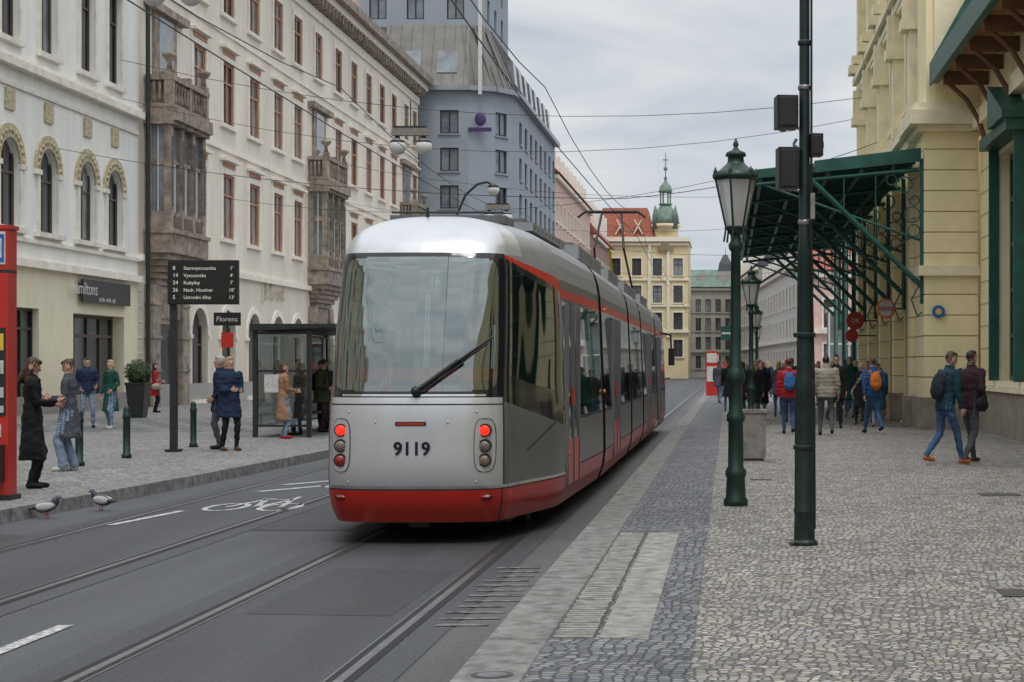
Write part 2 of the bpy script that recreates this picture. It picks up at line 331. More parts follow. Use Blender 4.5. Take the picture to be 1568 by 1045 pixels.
while y<130:
    a,b=kx(y),kx(y+1); o_=random.uniform(-.006,.006)
    mb.hexa([(a-.32,y+.008,-.01),(a+o_,y+.008,-.01),(b+o_,y+.992,-.01),(b-.32,y+.992,-.01),(a-.32,y+.008,.158),(a-.02+o_,y+.008,.158),(b-.02+o_,y+.992,.158),(b-.32,y+.992,.158)],kerbm)
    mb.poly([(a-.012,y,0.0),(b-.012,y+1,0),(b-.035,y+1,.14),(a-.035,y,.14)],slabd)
    y+=1
mb.build('kerb',bevel=.01)
# ------------------------------------------------------------------ left white building
R90=math.pi/2
f=F((-22.5,20),(0,1),(1,0))
mb=MB(); ops=[]
dk=dict(frame=brownF,glass=GL)
for yc in (26.4,29.3,33.4,36.2,40.4,43.2,46.9,49.8,53.2,56.1,59.3,62.9,65.7):
    ops.append(win(yc-20,1.55,6.1,8.9,arch=True,rosette=True,trim=ornam,legs=whiteT,tw=.34,rows=[.62],depth=.22,**dk))
    ops.append(win(yc-20,1.4,12.0,15.4,trim=whiteT,hood=False,rows=[.68],depth=.22,**dk))
    ops.append(win(yc-20,1.4,17.0,19.6,trim=whiteT,rows=[.68],**dk))
for yc,w in ((24,3),(30,3),(36,3),(42,3),(47,3),(52,2.4),(57.6,1.9)):
    ops.append(win(yc-20,w,.3,3.6,frame=darkF,glass=glassD,rows=[.8]))
ops.append(win(64.2-20,5.2,.18,3.55,frame=brownF,glass=glassD,cols=4,rows=[.78],fw=.12,depth=.5))
facade(mb,f,0,48.3,.15,5.0,yelP,[o for o in ops if o['z1']<5])
facade(mb,f,0,48.3,5.0,11.2,whiteP,[o for o in ops if 5<o['z0']<11])
facade(mb,f,0,48.3,11.2,22,whiteP,[o for o in ops if o['z0']>11])
fbox(mb,f,0,48.3,4.9,5.15,0.001,.22,creamT); fbox(mb,f,0,48.3,11.1,11.35,.001,.30,whiteT); fbox(mb,f,0,48.3,11.35,11.5,.001,.18,creamT)
fbox(mb,f,0,48.3,10.5,10.62,.001,.08,whiteT); fbox(mb,f,0,48.3,5.7,5.82,.001,.12,whiteT)
for z in np.arange(15.9,21,.6): fbox(mb,f,0,48.3,z,z+.05,.001,.03,whiteT)
for yc in (62.9,65.7,56.1,59.3): 
    fbox(mb,f,yc-20-.35,yc-20+.35,9.75,10.4,.001,.07,ornam)
fbox(mb,f,0,48.3,.15,.75,.001,.06,conc)
fbox(mb,f,0,48.3,.2,21.9,-14,-.55,whiteP)
fbox(mb,f,-.2,48.3,22,22.4,-14,.6,whiteT)
mb.build('white_townhouse')
mb=MB(); fbox(mb,f,42.0,46.9,3.95,4.75,.12,.2,dgrey); o=mb.build('shop_sign')
text('lettering','hamiltons',.62,(-22.29,62.2,4.22),(R90,0,R90),whiteF,o)
text('lettering_small','praha  moda  styl',.24,(-22.29,64.4,4.02),(R90,0,R90),whiteF,o)
# ------------------------------------------------------------------ cream building
f=F((-22.5,68.3),(0,1),(1,0)); mb=MB(); ops=[]
def oriel(yc,w):
    a,b=yc-w/2-68.3,yc+w/2-68.3
    for z0,z1,dd,m_ in ((6.1,6.85,1.0,stoneO),(11.2,11.7,1.2,stoneO),(15.6,15.9,.25,stoneO)):
        fbox(mb,f,a-.1,b+.1,z0,z1,.001,dd+.1,m_)
    fbox(mb,f,a-.16,b+.16,6.852,7.0,.001,1.18,stoneO); fbox(mb,f,a-.16,b+.16,11.05,11.198,.001,1.15,stoneO)
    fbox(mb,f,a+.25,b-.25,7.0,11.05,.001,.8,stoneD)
    # near side return: pier, solid dado, glazing
    fbox(mb,f,a,a+.24,7.0,11.05,.001,.28,stoneO); fbox(mb,f,a+.01,a+.24,7.0,7.7,.281,.74,stoneO)
    fbox(mb,f,a+.08,a+.2,7.7,11.04,.281,.74,glassL); fbox(mb,f,a+.05,a+.23,9.5,9.75,.282,.739,stoneO); fbox(mb,f,a+.04,a+.23,7.7,11.03,.49,.54,whiteF)
    for k,u in enumerate((a,a+w*.30,a+w*.62,b-.35)):
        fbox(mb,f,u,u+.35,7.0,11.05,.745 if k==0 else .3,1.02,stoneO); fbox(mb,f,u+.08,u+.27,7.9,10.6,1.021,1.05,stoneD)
    for u0,u1 in ((a+.35,a+w*.30),(a+w*.30+.35,a+w*.62),(a+w*.62+.35,b-.35)):
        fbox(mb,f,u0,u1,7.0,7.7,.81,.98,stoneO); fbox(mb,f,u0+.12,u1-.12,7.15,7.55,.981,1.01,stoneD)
        fbox(mb,f,u0,u1,7.7,11.0,.82,.85,glassL); fbox(mb,f,u0,u1,9.6,9.75,.851,.92,stoneO); fbox(mb,f,(u0+u1)/2-.05,(u0+u1)/2+.05,7.7,9.6,.851,.92,whiteF)
    for z0,z1 in ((11.702,11.85),(12.75,12.95)): fbox(mb,f,a-.12,b+.12,z0,z1,.05,1.15,stoneO)
    for u in (a-.1,b-.2,(a+b)/2-.15): fbox(mb,f,u,u+.3,11.85,13.15,.8,1.12,stoneO)
    for i in range(12):
        u=a+.25+(w-.5)*i/11; q=f.p(u,11.85,1.0); mb.lathe(q,[(.05,0),(.10,.2),(.05,.5),(.09,.75),(.06,.9)],stoneO,6)
    for i in range(4):
        q=f.p(a-.0,11.85,.15+.22*i); mb.lathe(q,[(.05,0),(.10,.2),(.05,.5),(.09,.75),(.06,.9)],stoneO,6)
    for u in (a+.05,b-.05): q=f.p(u,13.15,.95); mb.lathe(q,[(.12,0),(.08,.3),(.26,.5),(.3,.62),(.05,.7)],stoneO,10)
    fbox(mb,f,a+.9,b-.9,13,15.598,.002,.12,stoneO); fbox(mb,f,a+1.4,b-1.4,13,15.5,.12,.14,glassL)
    for k in range(5): fbox(mb,f,a+.12*k,b-.12*k,6.098-.24*(k+1),6.1-.24*k-.004,.001,.95-.15*k,stoneO)
    for u in (a,b-.9): 
        fbox(mb,f,u,u+.9,.16,4.88,.001,.35,stoneO)
        for z in (1.5,2.8,4.1): fbox(mb,f,u-.04,u+.94,z,z+.1,.002,.4,stoneO)
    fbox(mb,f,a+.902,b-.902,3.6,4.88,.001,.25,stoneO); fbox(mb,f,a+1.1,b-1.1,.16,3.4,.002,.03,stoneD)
    fbox(mb,f,a+1.3,b-1.3,.3,3.2,.031,.05,glassD)
for yc,w in ((71.4,4.6),(98.3,4.6),(125,4.2)): oriel(yc,w)
wy=[76.2,80.6,85.0,89.5,93.6,103.3,107.6,112,116.3,120.4,128.4]
for y_ in wy:
    u=y_-68.3
    for z0,z1,hd in ((7.4,10.3,True),(12.5,15.3,True),(17.4,19.9,False)):
        ops.append(win(u,1.8,z0,z1,frame=terra,glass=[glassL,glassL,glassD],trim=creamT,tw=.25,rows=[.68],hood=hd,fw=.11,depth=.10,reveal=terra))
    ops.append(win(u,2.3,.3,4.2,arch=True,frame=brownF,glass=glassD,rows=[.6],trim=creamT,tw=.2))
for y_ in (71.4,98.3,125): ops.append(win(y_-68.3,1.7,17.4,19.9,frame=terra,glass=glassL,trim=creamT,tw=.25,fw=.11,depth=.10,reveal=terra))
for z0,z1 in ((.15,5.8),(5.8,22)): facade(mb,f,0,61.7,z0,z1,cream,[o for o in ops if z0<=o['z0']<z1])
for o in ops:
    if o['z0'] in (7.4,12.5): fbox(mb,f,o['u0']-.1,o['u1']+.1,o['z1']+.29,o['z1']+.5,.05,.075,terra)
fbox(mb,f,0,61.7,5.75,6.0,.001,.2,creamT); fbox(mb,f,0,61.7,11.3,11.5,.001,.1,creamT); fbox(mb,f,0,61.7,16.5,16.62,.001,.08,creamT)
for z in np.arange(1.0,5.6,.6): fbox(mb,f,0,.6,z,z+.04,.001,.02,creamT)
fbox(mb,f,0,61.7,.15,1.0,.001,.08,greyB)
fbox(mb,f,0,61.7,20.6,21.1,.001,.12,creamT); fbox(mb,f,-.1,61.9,22,22.5,-.4,1.1,stoneO); fbox(mb,f,-.1,61.9,21.6,21.998,-.3,.7,creamT)
u=.4
while u<61.5: fbox(mb,f,u,u+.28,21.15,21.6,.001,.62,stoneO); u+=.85
fbox(mb,f,0,61.7,.2,21.9,-14,-.6,cream)
P=f.p; mb.hexa([P(0,22.5,.9),P(61.7,22.5,.9),P(61.7,22.5,-14),P(0,22.5,-14),P(0,25.5,-4),P(61.7,25.5,-4),P(61.7,25.5,-8),P(0,25.5,-8)],redroof)
for u in (6,20,40,55): fbox(mb,f,u,u+1.6,23,27,-4.5,-3.2,pinkP)
q=f.p(.3,0,.3); mb.cyl((q.x,q.y,.2),(q.x,q.y,22),.09,.09,dgrey,8)
cb=mb.build('cream_apartment_building')
text('facade_lettering','J.B.Grund',1.1,(-22.40,88.5,5.0),(R90,0,R90),ornam,cb)
mb=MB(); mb.cyl((-16.75,60,.15),(-16.75,60,3.6),.035,.03,dgrey); mb.box(-17.2,-16.3,59.93,59.97,3.08,3.52,blk); mb.box(-16.95,-16.55,59.94,59.98,2.35,2.85,redM); o=mb.build('stop_name_sign')
text('lettering','Florenc',.24,(-16.75,59.92,3.22),(R90,0,0),whiteF,o)
# ------------------------------------------------------------------ blue grey building
mb=MB(); pl=[(-25.5,131),(-19,131),(-17.3,131.8),(-16.3,133.4),(-16,135.5),(-16,165)]
for i,(a,b) in enumerate(zip(pl[:-1],pl[1:])):
    d=V((b[0]-a[0],b[1]-a[1])); L_=d.length; n_=(d.y/L_,-d.x/L_); ff=F(a,d,n_); ops=[]
    rows=[2.2+2.75*k for k in range(7)]
    if i==0: cs=[2.2,5.1]
    elif i==2: cs=[L_/2]
    elif i==4: cs=[2.5+3.7*k for k in range(8)]
    else: cs=[]
    for c_ in cs:
        for z in rows: ops.append(win(c_,1.35 if i<4 else 1.7,z,z+1.7,frame=dgrey,glass=[glassL,glassL,glassD],depth=.2,rows=[]))
    facade(mb,ff,0,L_,.15,21.8,blueG,ops)
    for o_ in ops: fbox(mb,ff,o_['u0']-.12,o_['u1']+.12,o_['z0']-.14,o_['z0']-.04,.001,.12,zinc)
    for z in np.arange(1.5,21.5,.55): fbox(mb,ff,0,L_,z,z+.025,.0,.004,zinc) if not any(o_['z0']-.2<z<o_['z1']+.1 for o_ in ops) else None
    fbox(mb,ff,-.1,L_+.1,21.8,22.15,-.3,.5,zinc)
    P=ff.p; k=2.0
    mb.poly([P(0,22.15,0),P(L_,22.15,0),P(L_*(.97 if i<4 else 1),27,-k),P(L_*(.03 if i<4 else 0),27,-k)],mans)
    for u in np.arange(.5,L_,.8): mb.tube([P(u,22.17,.02),P(u,27,-k+.02)],.03,mans,4)
    if i==0:
        for u in (1.4,4.1): mb.hexa([P(u,23.2,-.35),P(u+1.5,23.2,-.35),P(u+1.5,23.1,-.6),P(u,23.1,-.6),P(u,24.9,-1.08),P(u+1.5,24.9,-1.08),P(u+1.5,24.9,-1.3),P(u,24.9,-1.3)],glassL)
    if i==4:
        for u in np.arange(1.5,28,3.7): mb.hexa([P(u,23.2,-.3),P(u+1.7,23.2,-.3),P(u+1.7,23.1,-1.6),P(u,23.1,-1.6),P(u,25,-.5),P(u+1.7,25,-.5),P(u+1.7,25.1,-1.8),P(u,25.1,-1.8)],glassL)
mb.box(-27,-18.3,133.3,160,20,26.9,mans); mb.box(-30,-17.2,131.9,164,.2,21,blueG)
ff=F((-27.8,134),(1,0),(0,-1)); ops=[win(u,1.3,z,z+1.8,frame=dgrey,glass=glassL,rows=[],depth=.2) for u in (1.6,4.4,7.4) for z in (27.6,30.4,33.2)]
facade(mb,ff,0,9.6,26.5,36,blueG,ops); ff=F((-18.2,134),(0,1),(1,0)); facade(mb,ff,0,14,26.5,36,blueG,[win(u,1.3,z,z+1.8,frame=dgrey,glass=glassL,rows=[],depth=.2) for u in (2,6,10) for z in (27.6,30.4,33.2)])
mb.box(-27.8,-18.5,134.4,148,26.5,35.9,blueG); mb.box(-28,-18,133.8,148.2,36,36.4,zinc)
mb.box(-18.25,-18.0,130.7,130.95,21.5,28.5,whiteF)
pur=mat('purple_sign',(.06,.03,.12),.4)
mb.ball((-18.1,130.8,19.7),(.42,.12,.5),pur); mb.box(-19,-17.3,130.82,130.9,18.8,19.1,pur)
mb.build('blue_grey_office_building')
# ------------------------------------------------------------------ generic distant building
def distant(o,d,n,L_,h,wall,trim,cols,rows,z0=1.0,wh=1.9,ww=1.2,roof=None,rh=3,depth=10,frame=None,inset=3):
    ff=F(o,d,n); mb=MB(); ops=[]; st=(h-1.2-z0)/rows
    for r_ in range(rows):
        for c_ in range(cols): ops.append(win((c_+.5)*L_/cols,ww,z0+r_*st+.3,z0+r_*st+.3+min(wh,st*.68),frame=frame or brownF,glass=GL,trim=trim,tw=.14,rows=[.65],depth=.2))
    facade(mb,ff,0,L_,0,h,wall,ops)
    fbox(mb,ff,0,L_,.1,h-.1,-depth,-.5,wall); fbox(mb,ff,0.001,.02,.1,h,-depth+.01,-.02,wall) ; fbox(mb,ff,L_-.02,L_-.001,.1,h,-depth+.01,-.02,wall)
    for z in (h-.5,z0+st-.1): fbox(mb,ff,-.1,L_+.1,z,z+.35,.001,.35,trim)
    if roof:
        P=ff.p; mb.hexa([P(-.2,h,.5),P(L_+.2,h,.5),P(L_+.2,h,-depth),P(-.2,h,-depth),P(0,h+rh,-inset),P(L_,h+rh,-inset),P(L_,h+rh,-inset-2),P(0,h+rh,-inset-2)],roof)
        for u in np.arange(2,L_-1,4.5): fbox(mb,ff,u,u+1.2,h+.5,h+rh*.75,-1.9,-.2,trim)
    return mb,ff
mb,ff=distant((-16,165),(0,1),(1,0),42,19.5,pinkP,creamT,11,5,roof=redroof,rh=3); mb.build('pink_townhouse')
mb,ff=distant((-15.6,207),(0,1),(1,0),30,17,mat('brown_plaster',(.36,.24,.2),.9),creamT,8,4,roof=redroof,rh=5); mb.build('red_roofed_townhouse')
mb,ff=distant((-22,240),(1,0),(0,-1),16.6,18.3,yelB,yelT,6,4,z0=2.6,wh=2.3,ww=1.25,depth=14)
for u in (11.4,13.9): mb.box(-22+u-.2,-22+u+.2,239.7,239.99,5.5,17.8,yelT)
P=ff.p
fbox(mb,ff,-.2,16.8,18.3,18.9,-14,.7,yelT)
for z in (6.2,9.6,13.1): fbox(mb,ff,-.1,16.7,z,z+.25,.001,.2,yelT)
mb.hexa([P(4,18.9,.2),P(12,18.9,.2),P(12,18.9,-12),P(4,18.9,-12),P(5,23,-2),P(11,23,-2),P(11,23,-8),P(5,23,-8)],redroof)
for i in range(6):
    a=P(4.4+i*1.2,19.3,.18); mb.box(a.x,a.x+.14,a.y-.1,a.y+.4,19.3,21.5,creamT,Matrix.Translation(a)@Matrix.Rotation(.5*(-1)**i,4,'Y')@Matrix.Translation(-a))
facade(mb,F((-5.38,240),(0,1),(1,0)),0,14,0,18.3,yelB,[])
tx,ty=-8.5,241.2
mb.lathe((tx,ty,0),[(1.7,17),(1.7,20.2),(2.0,20.3),(2.0,20.7),(1.5,20.8)],yelB,12)
mb.lathe((tx,ty,0),[(1.9,20.7),(1.75,21.6),(1.2,22.6),(.8,23.1),(.75,23.3),(.95,23.35),(.9,23.5)],copper,12)
for i in range(6): mb.cyl((tx+.65*math.cos(i*1.05),ty+.65*math.sin(i*1.05),23.5),(tx+.65*math.cos(i*1.05),ty+.65*math.sin(i*1.05),25),.1,.1,copper,6)
mb.lathe((tx,ty,0),[(.95,25),(.9,25.2),(.75,25.8),(.3,26.3),(.15,26.6),(.25,26.9),(.08,27.2),(.05,30.3),(.01,30.4)],copper,10)
mb.ball((tx,ty,28.2),.28,copper); mb.box(tx-.35,tx+.35,ty-.04,ty+.04,29.3,29.45,copper)
for i in range(4): mb.lathe((tx+1.9*math.cos(i*1.57+.78),ty+1.9*math.sin(i*1.57+.78),20),[(.35,0),(.35,1.5),(.4,1.6),(.05,3.2)],copper,8)
mb.build('yellow_corner_building')
mb,ff=distant((-6.6,262),(1,0),(0,-1),7.2,13.2,greyB,greyB,5,4,wh=2,ww=.8,roof=copper,rh=2.6,inset=1.5)
mb.box(-1.6,.5,262.2,266,13,15.5,greyB); mb.lathe((-.5,264,15.5),[(1.6,0),(1.3,1.2),(.5,2.4),(.06,2.6),(.04,3.6)],darkroof,4,False,math.pi/4)
mb.build('grey_corner_building')
mb,ff=distant((7.4,150),(-7.6,140),(-140,-7.6),70,11.5,paleG,whiteT,18,3,roof=darkroof,rh=2.5); mb.build('pale_townhouse')
mb,ff=distant((7.4-3.8,220),(-7.6,140),(-140,-7.6),70,14,greyB,creamT,16,4,roof=darkroof,rh=3); mb.build('grey_townhouse')
mb,ff=distant((5.7,121),(1,0),(0,-1),13,8.2,mat('rose_plaster',(.72,.50,.44),.9),whiteT,5,2,roof=redroof,rh=1.5); 
mb.build('pink_house')
mb=MB(); 
for x in (6.0,7.2,8.4): mb.box(x,x+.1,108,108.1,.15,5,whiteF)
mb.box(6,8.5,108,112,5,5.25,whiteF); mb.box(6.1,8.4,108.2,111.8,.2,4.98,glassL); mb.box(6,8.5,107.97,107.995,3,3.1,whiteF); mb.build('glass_kiosk')
mb,ff=distant((-22.5,-60),(0,1),(1,0),79.9,19,cream,creamT,18,5,roof=redroof); mb.build('townhouse')
mb,ff=distant((-40,-95),(1,0),(0,1),80,14,greyB,creamT,18,4,roof=darkroof); mb.build('townhouse')
# ------------------------------------------------------------------ station building (right)
mb=MB()
def rust(x0,x1,y0,y1,z0,z1,course,m=statP):
    mb.box(x0+.04,x1-.04,y0+.04,y1-.04,z0,z1,statG); z=z0
    while z<z1-.05:
        t=min(z+course-.03,z1-.002); mb.box(x0,x1,y0,y1,z,t,m); z+=course
f=F((6.3,-60),(0,1),(-1,0)); ops=[]
for yc in (-50,-42,-34,-26,-18,-10,-2,6,14,22,30,39.6): ops.append(win(yc+60,3.6,1.4,6.6,frame=greenS,glass=glassD,cols=5,rows=[.2,.4,.6,.8],fw=.12,depth=.25,trim=statT))
facade(mb,f,0,104.9,.15,11,statP,ops)
for z in np.arange(1.6,8,.55):
    for a,b in zip([0]+[o['u1']+.2 for o in ops],[o['u0']-.2 for o in ops]+[104.9]):
        if b>a: fbox(mb,f,a,b,z,z+.04,.0,.006,statG)
fbox(mb,f,0,104.85,.15,1.15,.001,.14,plinth); fbox(mb,f,0,104.85,1.15,1.3,.001,.2,statT); fbox(mb,f,0,104.85,7.6,8.0,.001,.25,statT)
fbox(mb,f,0,104.9,.2,10.9,-12,-.5,statP)
for yc in (39.6,30,22): 
    u=yc+60; P=f.p
    fbox(mb,f,u-2.0,u+2.0,6.7,6.95,.001,.5,greenS)
    mb.hexa([P(u-2.1,6.95,.6),P(u,6.95,.6),P(u,6.95,.01),P(u-2.1,6.95,.01),P(u-2.1,7.1,.6),P(u,7.9,.6),P(u,7.9,.01),P(u-2.1,7.1,.01)],greenS)
    for uu in (u-1.85,u+1.75): fbox(mb,f,uu,uu+.12,1.4,6.7,.08,.3,greenS)
P=f.p
mb.hexa([P(84,8.9,1.1),P(104.6,8.9,1.1),P(104.6,9.2,-1),P(84,9.2,-1),P(84,9.15,1.1),P(104.6,9.15,1.1),P(104.6,11,-1),P(84,11,-1)],soffit)
mb.hexa([P(84,8.75,1.28),P(104.58,8.75,1.28),P(104.58,8.75,1.102),P(84,8.75,1.102),P(84,9.3,1.28),P(104.58,9.3,1.28),P(104.58,9.3,1.102),P(84,9.3,1.102)],greenS)
mb.hexa([P(104.61,8.7,1.28),P(104.9,8.7,1.28),P(104.9,10.4,.0),P(104.61,10.4,.0),P(104.61,9.3,1.28),P(104.9,9.3,1.28),P(104.9,11.6,.0),P(104.61,11.6,.0)],greenS)
for u in np.arange(85,105,2.3):
    fbox(mb,f,u,u+.12,8.55,8.88,.02,1.1,brownW)
    mb.tube([P(u+.06,7.2,.08),P(u+.06,7.7,.25),P(u+.06,8.2,.55),P(u+.06,8.6,1.0)],.06,brownW)
rust(4.9,6.26,45,47.2,.95,7.6,.52); mb.box(4.8,6.29,44.9,47.3,.15,.95,plinth); mb.box(4.75,6.28,44.85,47.3,4.0,4.25,statT)
mb.box(4.72,6.4,44.7,47.4,7.6,7.75,statT); mb.box(4.5,6.41,44.5,47.5,7.752,8.1,statT); mb.box(4.62,6.4,44.62,47.4,8.102,8.3,statT)
mb.box(4.95,6.6,45.1,47.1,8.3,18,statP)
mb.box(5.15,5.95,45.02,45.09,8.9,15.5,statT)
f=F((5.05,47.2),(0,1),(-1,0)); ops=[]
for u in (2.6,7.4,12.2,17): 
    ops.append(win(u,2.0,.2,4.4,arch=True,frame=brownW,glass=glassD,rows=[.65],trim=statT,depth=.5))
for z0,z1 in ((8.9,11.2),(13,15.4)):
    for u in (2.6,7.4,12.2,17): ops.append(win(u,1.5,z0,z1,frame=brownW,glass=GL,trim=statT,depth=.4,hood=True))
facade(mb,f,0,20,.15,7.4,statP,[o for o in ops if o['z1']<7]); facade(mb,f,0,20,7.4,18,statP,[o for o in ops if o['z1']>7])
fbox(mb,f,0,20,.2,17.9,-10,-.7,statP)
facade(mb,F((4.95,67.25),(1,0),(0,1)),0,10,.15,18,statP,[])
for u in (.4,5,9.8,14.6,19.2):
    q=f.p(u,0,0); rust(4.78,5.2,q.y-.35,q.y+.35,.95,7.5,.52)
    fbox(mb,f,u-.45,u+.45,.16,.95,.01,.42,plinth)
    fbox(mb,f,u-.3,u+.3,8.3,17.5,.002,.3,statT); fbox(mb,f,u-.42,u+.42,16.4,17.1,.003,.5,statT)
    for z,pr in ((10.6,.5),(12.5,.62),(12.85,.5),(15.9,.62)): fbox(mb,f,u-.4,u+.4,z,z+.3,.004,pr,statT)
    fbox(mb,f,u-.18,u+.18,10.9,11.9,.3,.45,statT)
for z,pr in ((7.5,.35),(7.75,.5),(11.9,.28),(12.2,.42),(17.5,.8)): fbox(mb,f,-.02,20.05,z,z+.22,.001,pr,statT)
mb.box(4.2,16,44.4,67.6,18,18.6,statT)
mb.build('station_building')
def disc(name,c,r,ax,m1,m2,txt=None,m3=None):
    mb=MB(); c=V(c); ax=V(ax); mb.cyl(c-ax*.04,c+ax*.04,r,r,m1,24); mb.cyl(c-ax*.05,c+ax*.05,r*.76,r*.76,m2,24); mb.box(c.x+r,4.95,c.y-.02,c.y+.02,c.z-.02,c.z+.02,dgrey)
    o=mb.build(name)
    if txt: text('lettering',txt,r*.62,(c.x,c.y-.06,c.z-r*.22),(R90,0,0),m3,o,bold=.004)
disc('round_shop_sign',(4.42,50.5,3.35),.28,(0,1,0),orangeM,paper,'KING',redM)
disc('round_shop_sign',(4.22,60,3.25),.3,(0,1,0),redM,redM,'OK',paper); disc('round_shop_sign',(4.12,60.1,2.75),.22,(0,1,0),redM,redM)
mb=MB(); mb.cyl((5.25,44.95,3.1),(5.25,44.9,3.1),.16,.16,blueM,20); mb.cyl((5.25,44.9,3.1),(5.25,44.895,3.1),.08,.08,yelM,12); mb.build('round_wall_sign')
# ------------------------------------------------------------------ station canopy
mb=MB(); x0,x1=.62,4.78; Y0,Y1=45.2,79
def cz(x): return 6.55+ (x-x0)/(x1-x0)*.45
mb.hexa([(x0,Y0,cz(x0)),(x1,Y0,cz(x1)),(x1,Y1,cz(x1)),(x0,Y1,cz(x0)),(x0,Y0,cz(x0)+.05),(x1,Y0,cz(x1)+.05),(x1,Y1,cz(x1)+.05),(x0,Y1,cz(x0)+.05)],greenD)
y=Y0+.02
while y<Y1-.1:
    mb.hexa([(x0+.002,y,cz(x0)-.10),(x1,y,cz(x1)-.10),(x1,y+.06,cz(x1)-.1),(x0+.002,y+.06,cz(x0)-.1),(x0+.002,y,cz(x0)-.001),(x1,y,cz(x1)-.001),(x1,y+.06,cz(x1)-.001),(x0+.002,y+.06,cz(x0)-.001)],greenS); y+=.72
for x in (.75,1.6,2.45,3.3,4.1): mb.box(x,x+.09,Y0,Y1,cz(x)-.22,cz(x)-.105,greenS)
mb.box(x0-.14,x0,Y0-.05,Y1,cz(x0)-.18,cz(x0)+.16,greenS)
mb.hexa([(2.15,Y0-.12,cz(2.15)-.12),(x1+.05,Y0-.12,cz(x1)-.12),(x1+.05,Y0-.01,cz(x1)-.12),(2.15,Y0-.01,cz(2.15)-.12),(2.15,Y0-.12,cz(2.15)+.18),(x1+.05,Y0-.12,cz(x1)+.22),(x1+.05,Y0-.01,cz(x1)+.22),(2.15,Y0-.01,cz(2.15)+.18)],greenS)
mb.hexa([(x0,Y0-.09,cz(x0)-.1),(2.14,Y0-.09,cz(2.14)-.1),(2.14,Y0-.01,cz(2.14)-.1),(x0,Y0-.01,cz(x0)-.1),(x0,Y0-.09,cz(x0)+.12),(2.14,Y0-.09,cz(2.14)+.12),(2.14,Y0-.01,cz(2.14)+.12),(x0,Y0-.01,cz(x0)+.12)],greenS)
for y in np.arange(Y0,Y1,4.8):
    w=.055
    mb.tube([(x0,y,cz(x0)-.25),(x1,y,cz(x1)-.32)],w,greenS)
    mb.tube([(2.1,y,cz(2.1)-.3),(4.85,y,3.75)],.07,greenS)
    mb.tube([(.8,y,cz(.8)-.25),(4.85,y,4.9)],.035,greenS)
    mb.cyl((4.87,y,3.3),(4.87,y,6.95),.06,.06,greenS)
    mb.tube([(2.9,y,cz(2.9)-.3),(2.9,y,5.6)],.02,greenS); mb.tube([(3.7,y,cz(3.7)-.3),(3.7,y,4.95)],.02,greenS)
    for cx,czz,r in ((4.62,5.55,.2),(4.66,5.15,.15),(4.42,6.3,.2),(4.1,6.42,.13),(4.68,5.9,.12)):
        mb.tube([(cx+r*math.cos(t),y,czz+r*math.sin(t)) for t in np.linspace(0,2*math.pi,13)],.018,greenS,5)
    mb.tube([(4.85,y,3.9),(4.6,y,3.4),(4.75,y,3.0),(4.88,y,3.1)],.02,greenS,5)
mb.tube([(4.6,Y0,5.0),(4.6,Y1-10,5.0)],.03,greenS,5)
for y in (67.3,73,78.7): mb.lathe((4.7,y,0),[(.22,.15),(.22,.6),(.11,.7),(.09,6.8)],greenS,10)
mb.build('station_canopy')
# ------------------------------------------------------------------ street lamps (lantern)
milkG=glassmat('lantern_glass',(.85,.85,.83),.08,.1,diff=(.75,.75,.72,.55))
def lantern(x,y):
    mb=MB(); c=(x,y,.15)
    mb.lathe(c,[(.14,0),(.14,.06),(.115,.1),(.105,.32),(.12,.34),(.12,.4),(.09,.44),(.085,.95),(.105,.97),(.105,1.03),(.08,1.08),(.078,1.4),(.1,1.42),(.11,1.47),(.09,1.55),(.062,1.6),(.055,2.9),(.08,2.93),(.085,2.98),(.06,3.02),(.06,3.12),(.1,3.15),(.13,3.18),(.06,3.21)],postG,16)
    z0,z1=3.32,3.88; ra,rb=.115,.24
    for i in range(6):
        t=2*math.pi*i/6+.26; t2=t+2*math.pi/6
        a=V((x+ra*math.cos(t),y+ra*math.sin(t),z0)); b=V((x+rb*math.cos(t),y+rb*math.sin(t),z1)); a2=V((x+ra*math.cos(t2),y+ra*math.sin(t2),z0)); b2=V((x+rb*math.cos(t2),y+rb*math.sin(t2),z1))
        mb.tube([a,b],.013,postG,6); mb.tube([b,b2],.02,postG,6); mb.tube([a,a2],.018,postG,6); mb.poly([a*1,a2,b2,b],milkG)
        mb.lathe((b.x,b.y,z1),[(.012,0),(.03,.04),(.02,.09),(.004,.13)],postG,6)
        mb.tube([V((x+.14*math.cos(t),y+.14*math.sin(t),3.16)),a],.012,postG,5)
    mb.lathe((x,y,0),[(.12,3.32),(.1,3.29),(.05,3.22)],postG,12)
    mb.lathe((x,y,0),[(.26,3.88),(.27,3.92),(.19,3.98),(.12,4.04),(.095,4.07),(.09,4.13),(.12,4.14),(.11,4.18),(.045,4.21),(.022,4.24),(.035,4.27),(.01,4.34)],postG,18)
    mb.lathe((x,y,0),[(.02,3.34),(.03,3.65),(.07,3.69),(.07,3.77),(.02,3.85)],milk,10)
    return mb.build('street_lamp')
lantern(.08,20.5); lantern(.58,46.5); lantern(1.15,74); lantern(1.6,100)
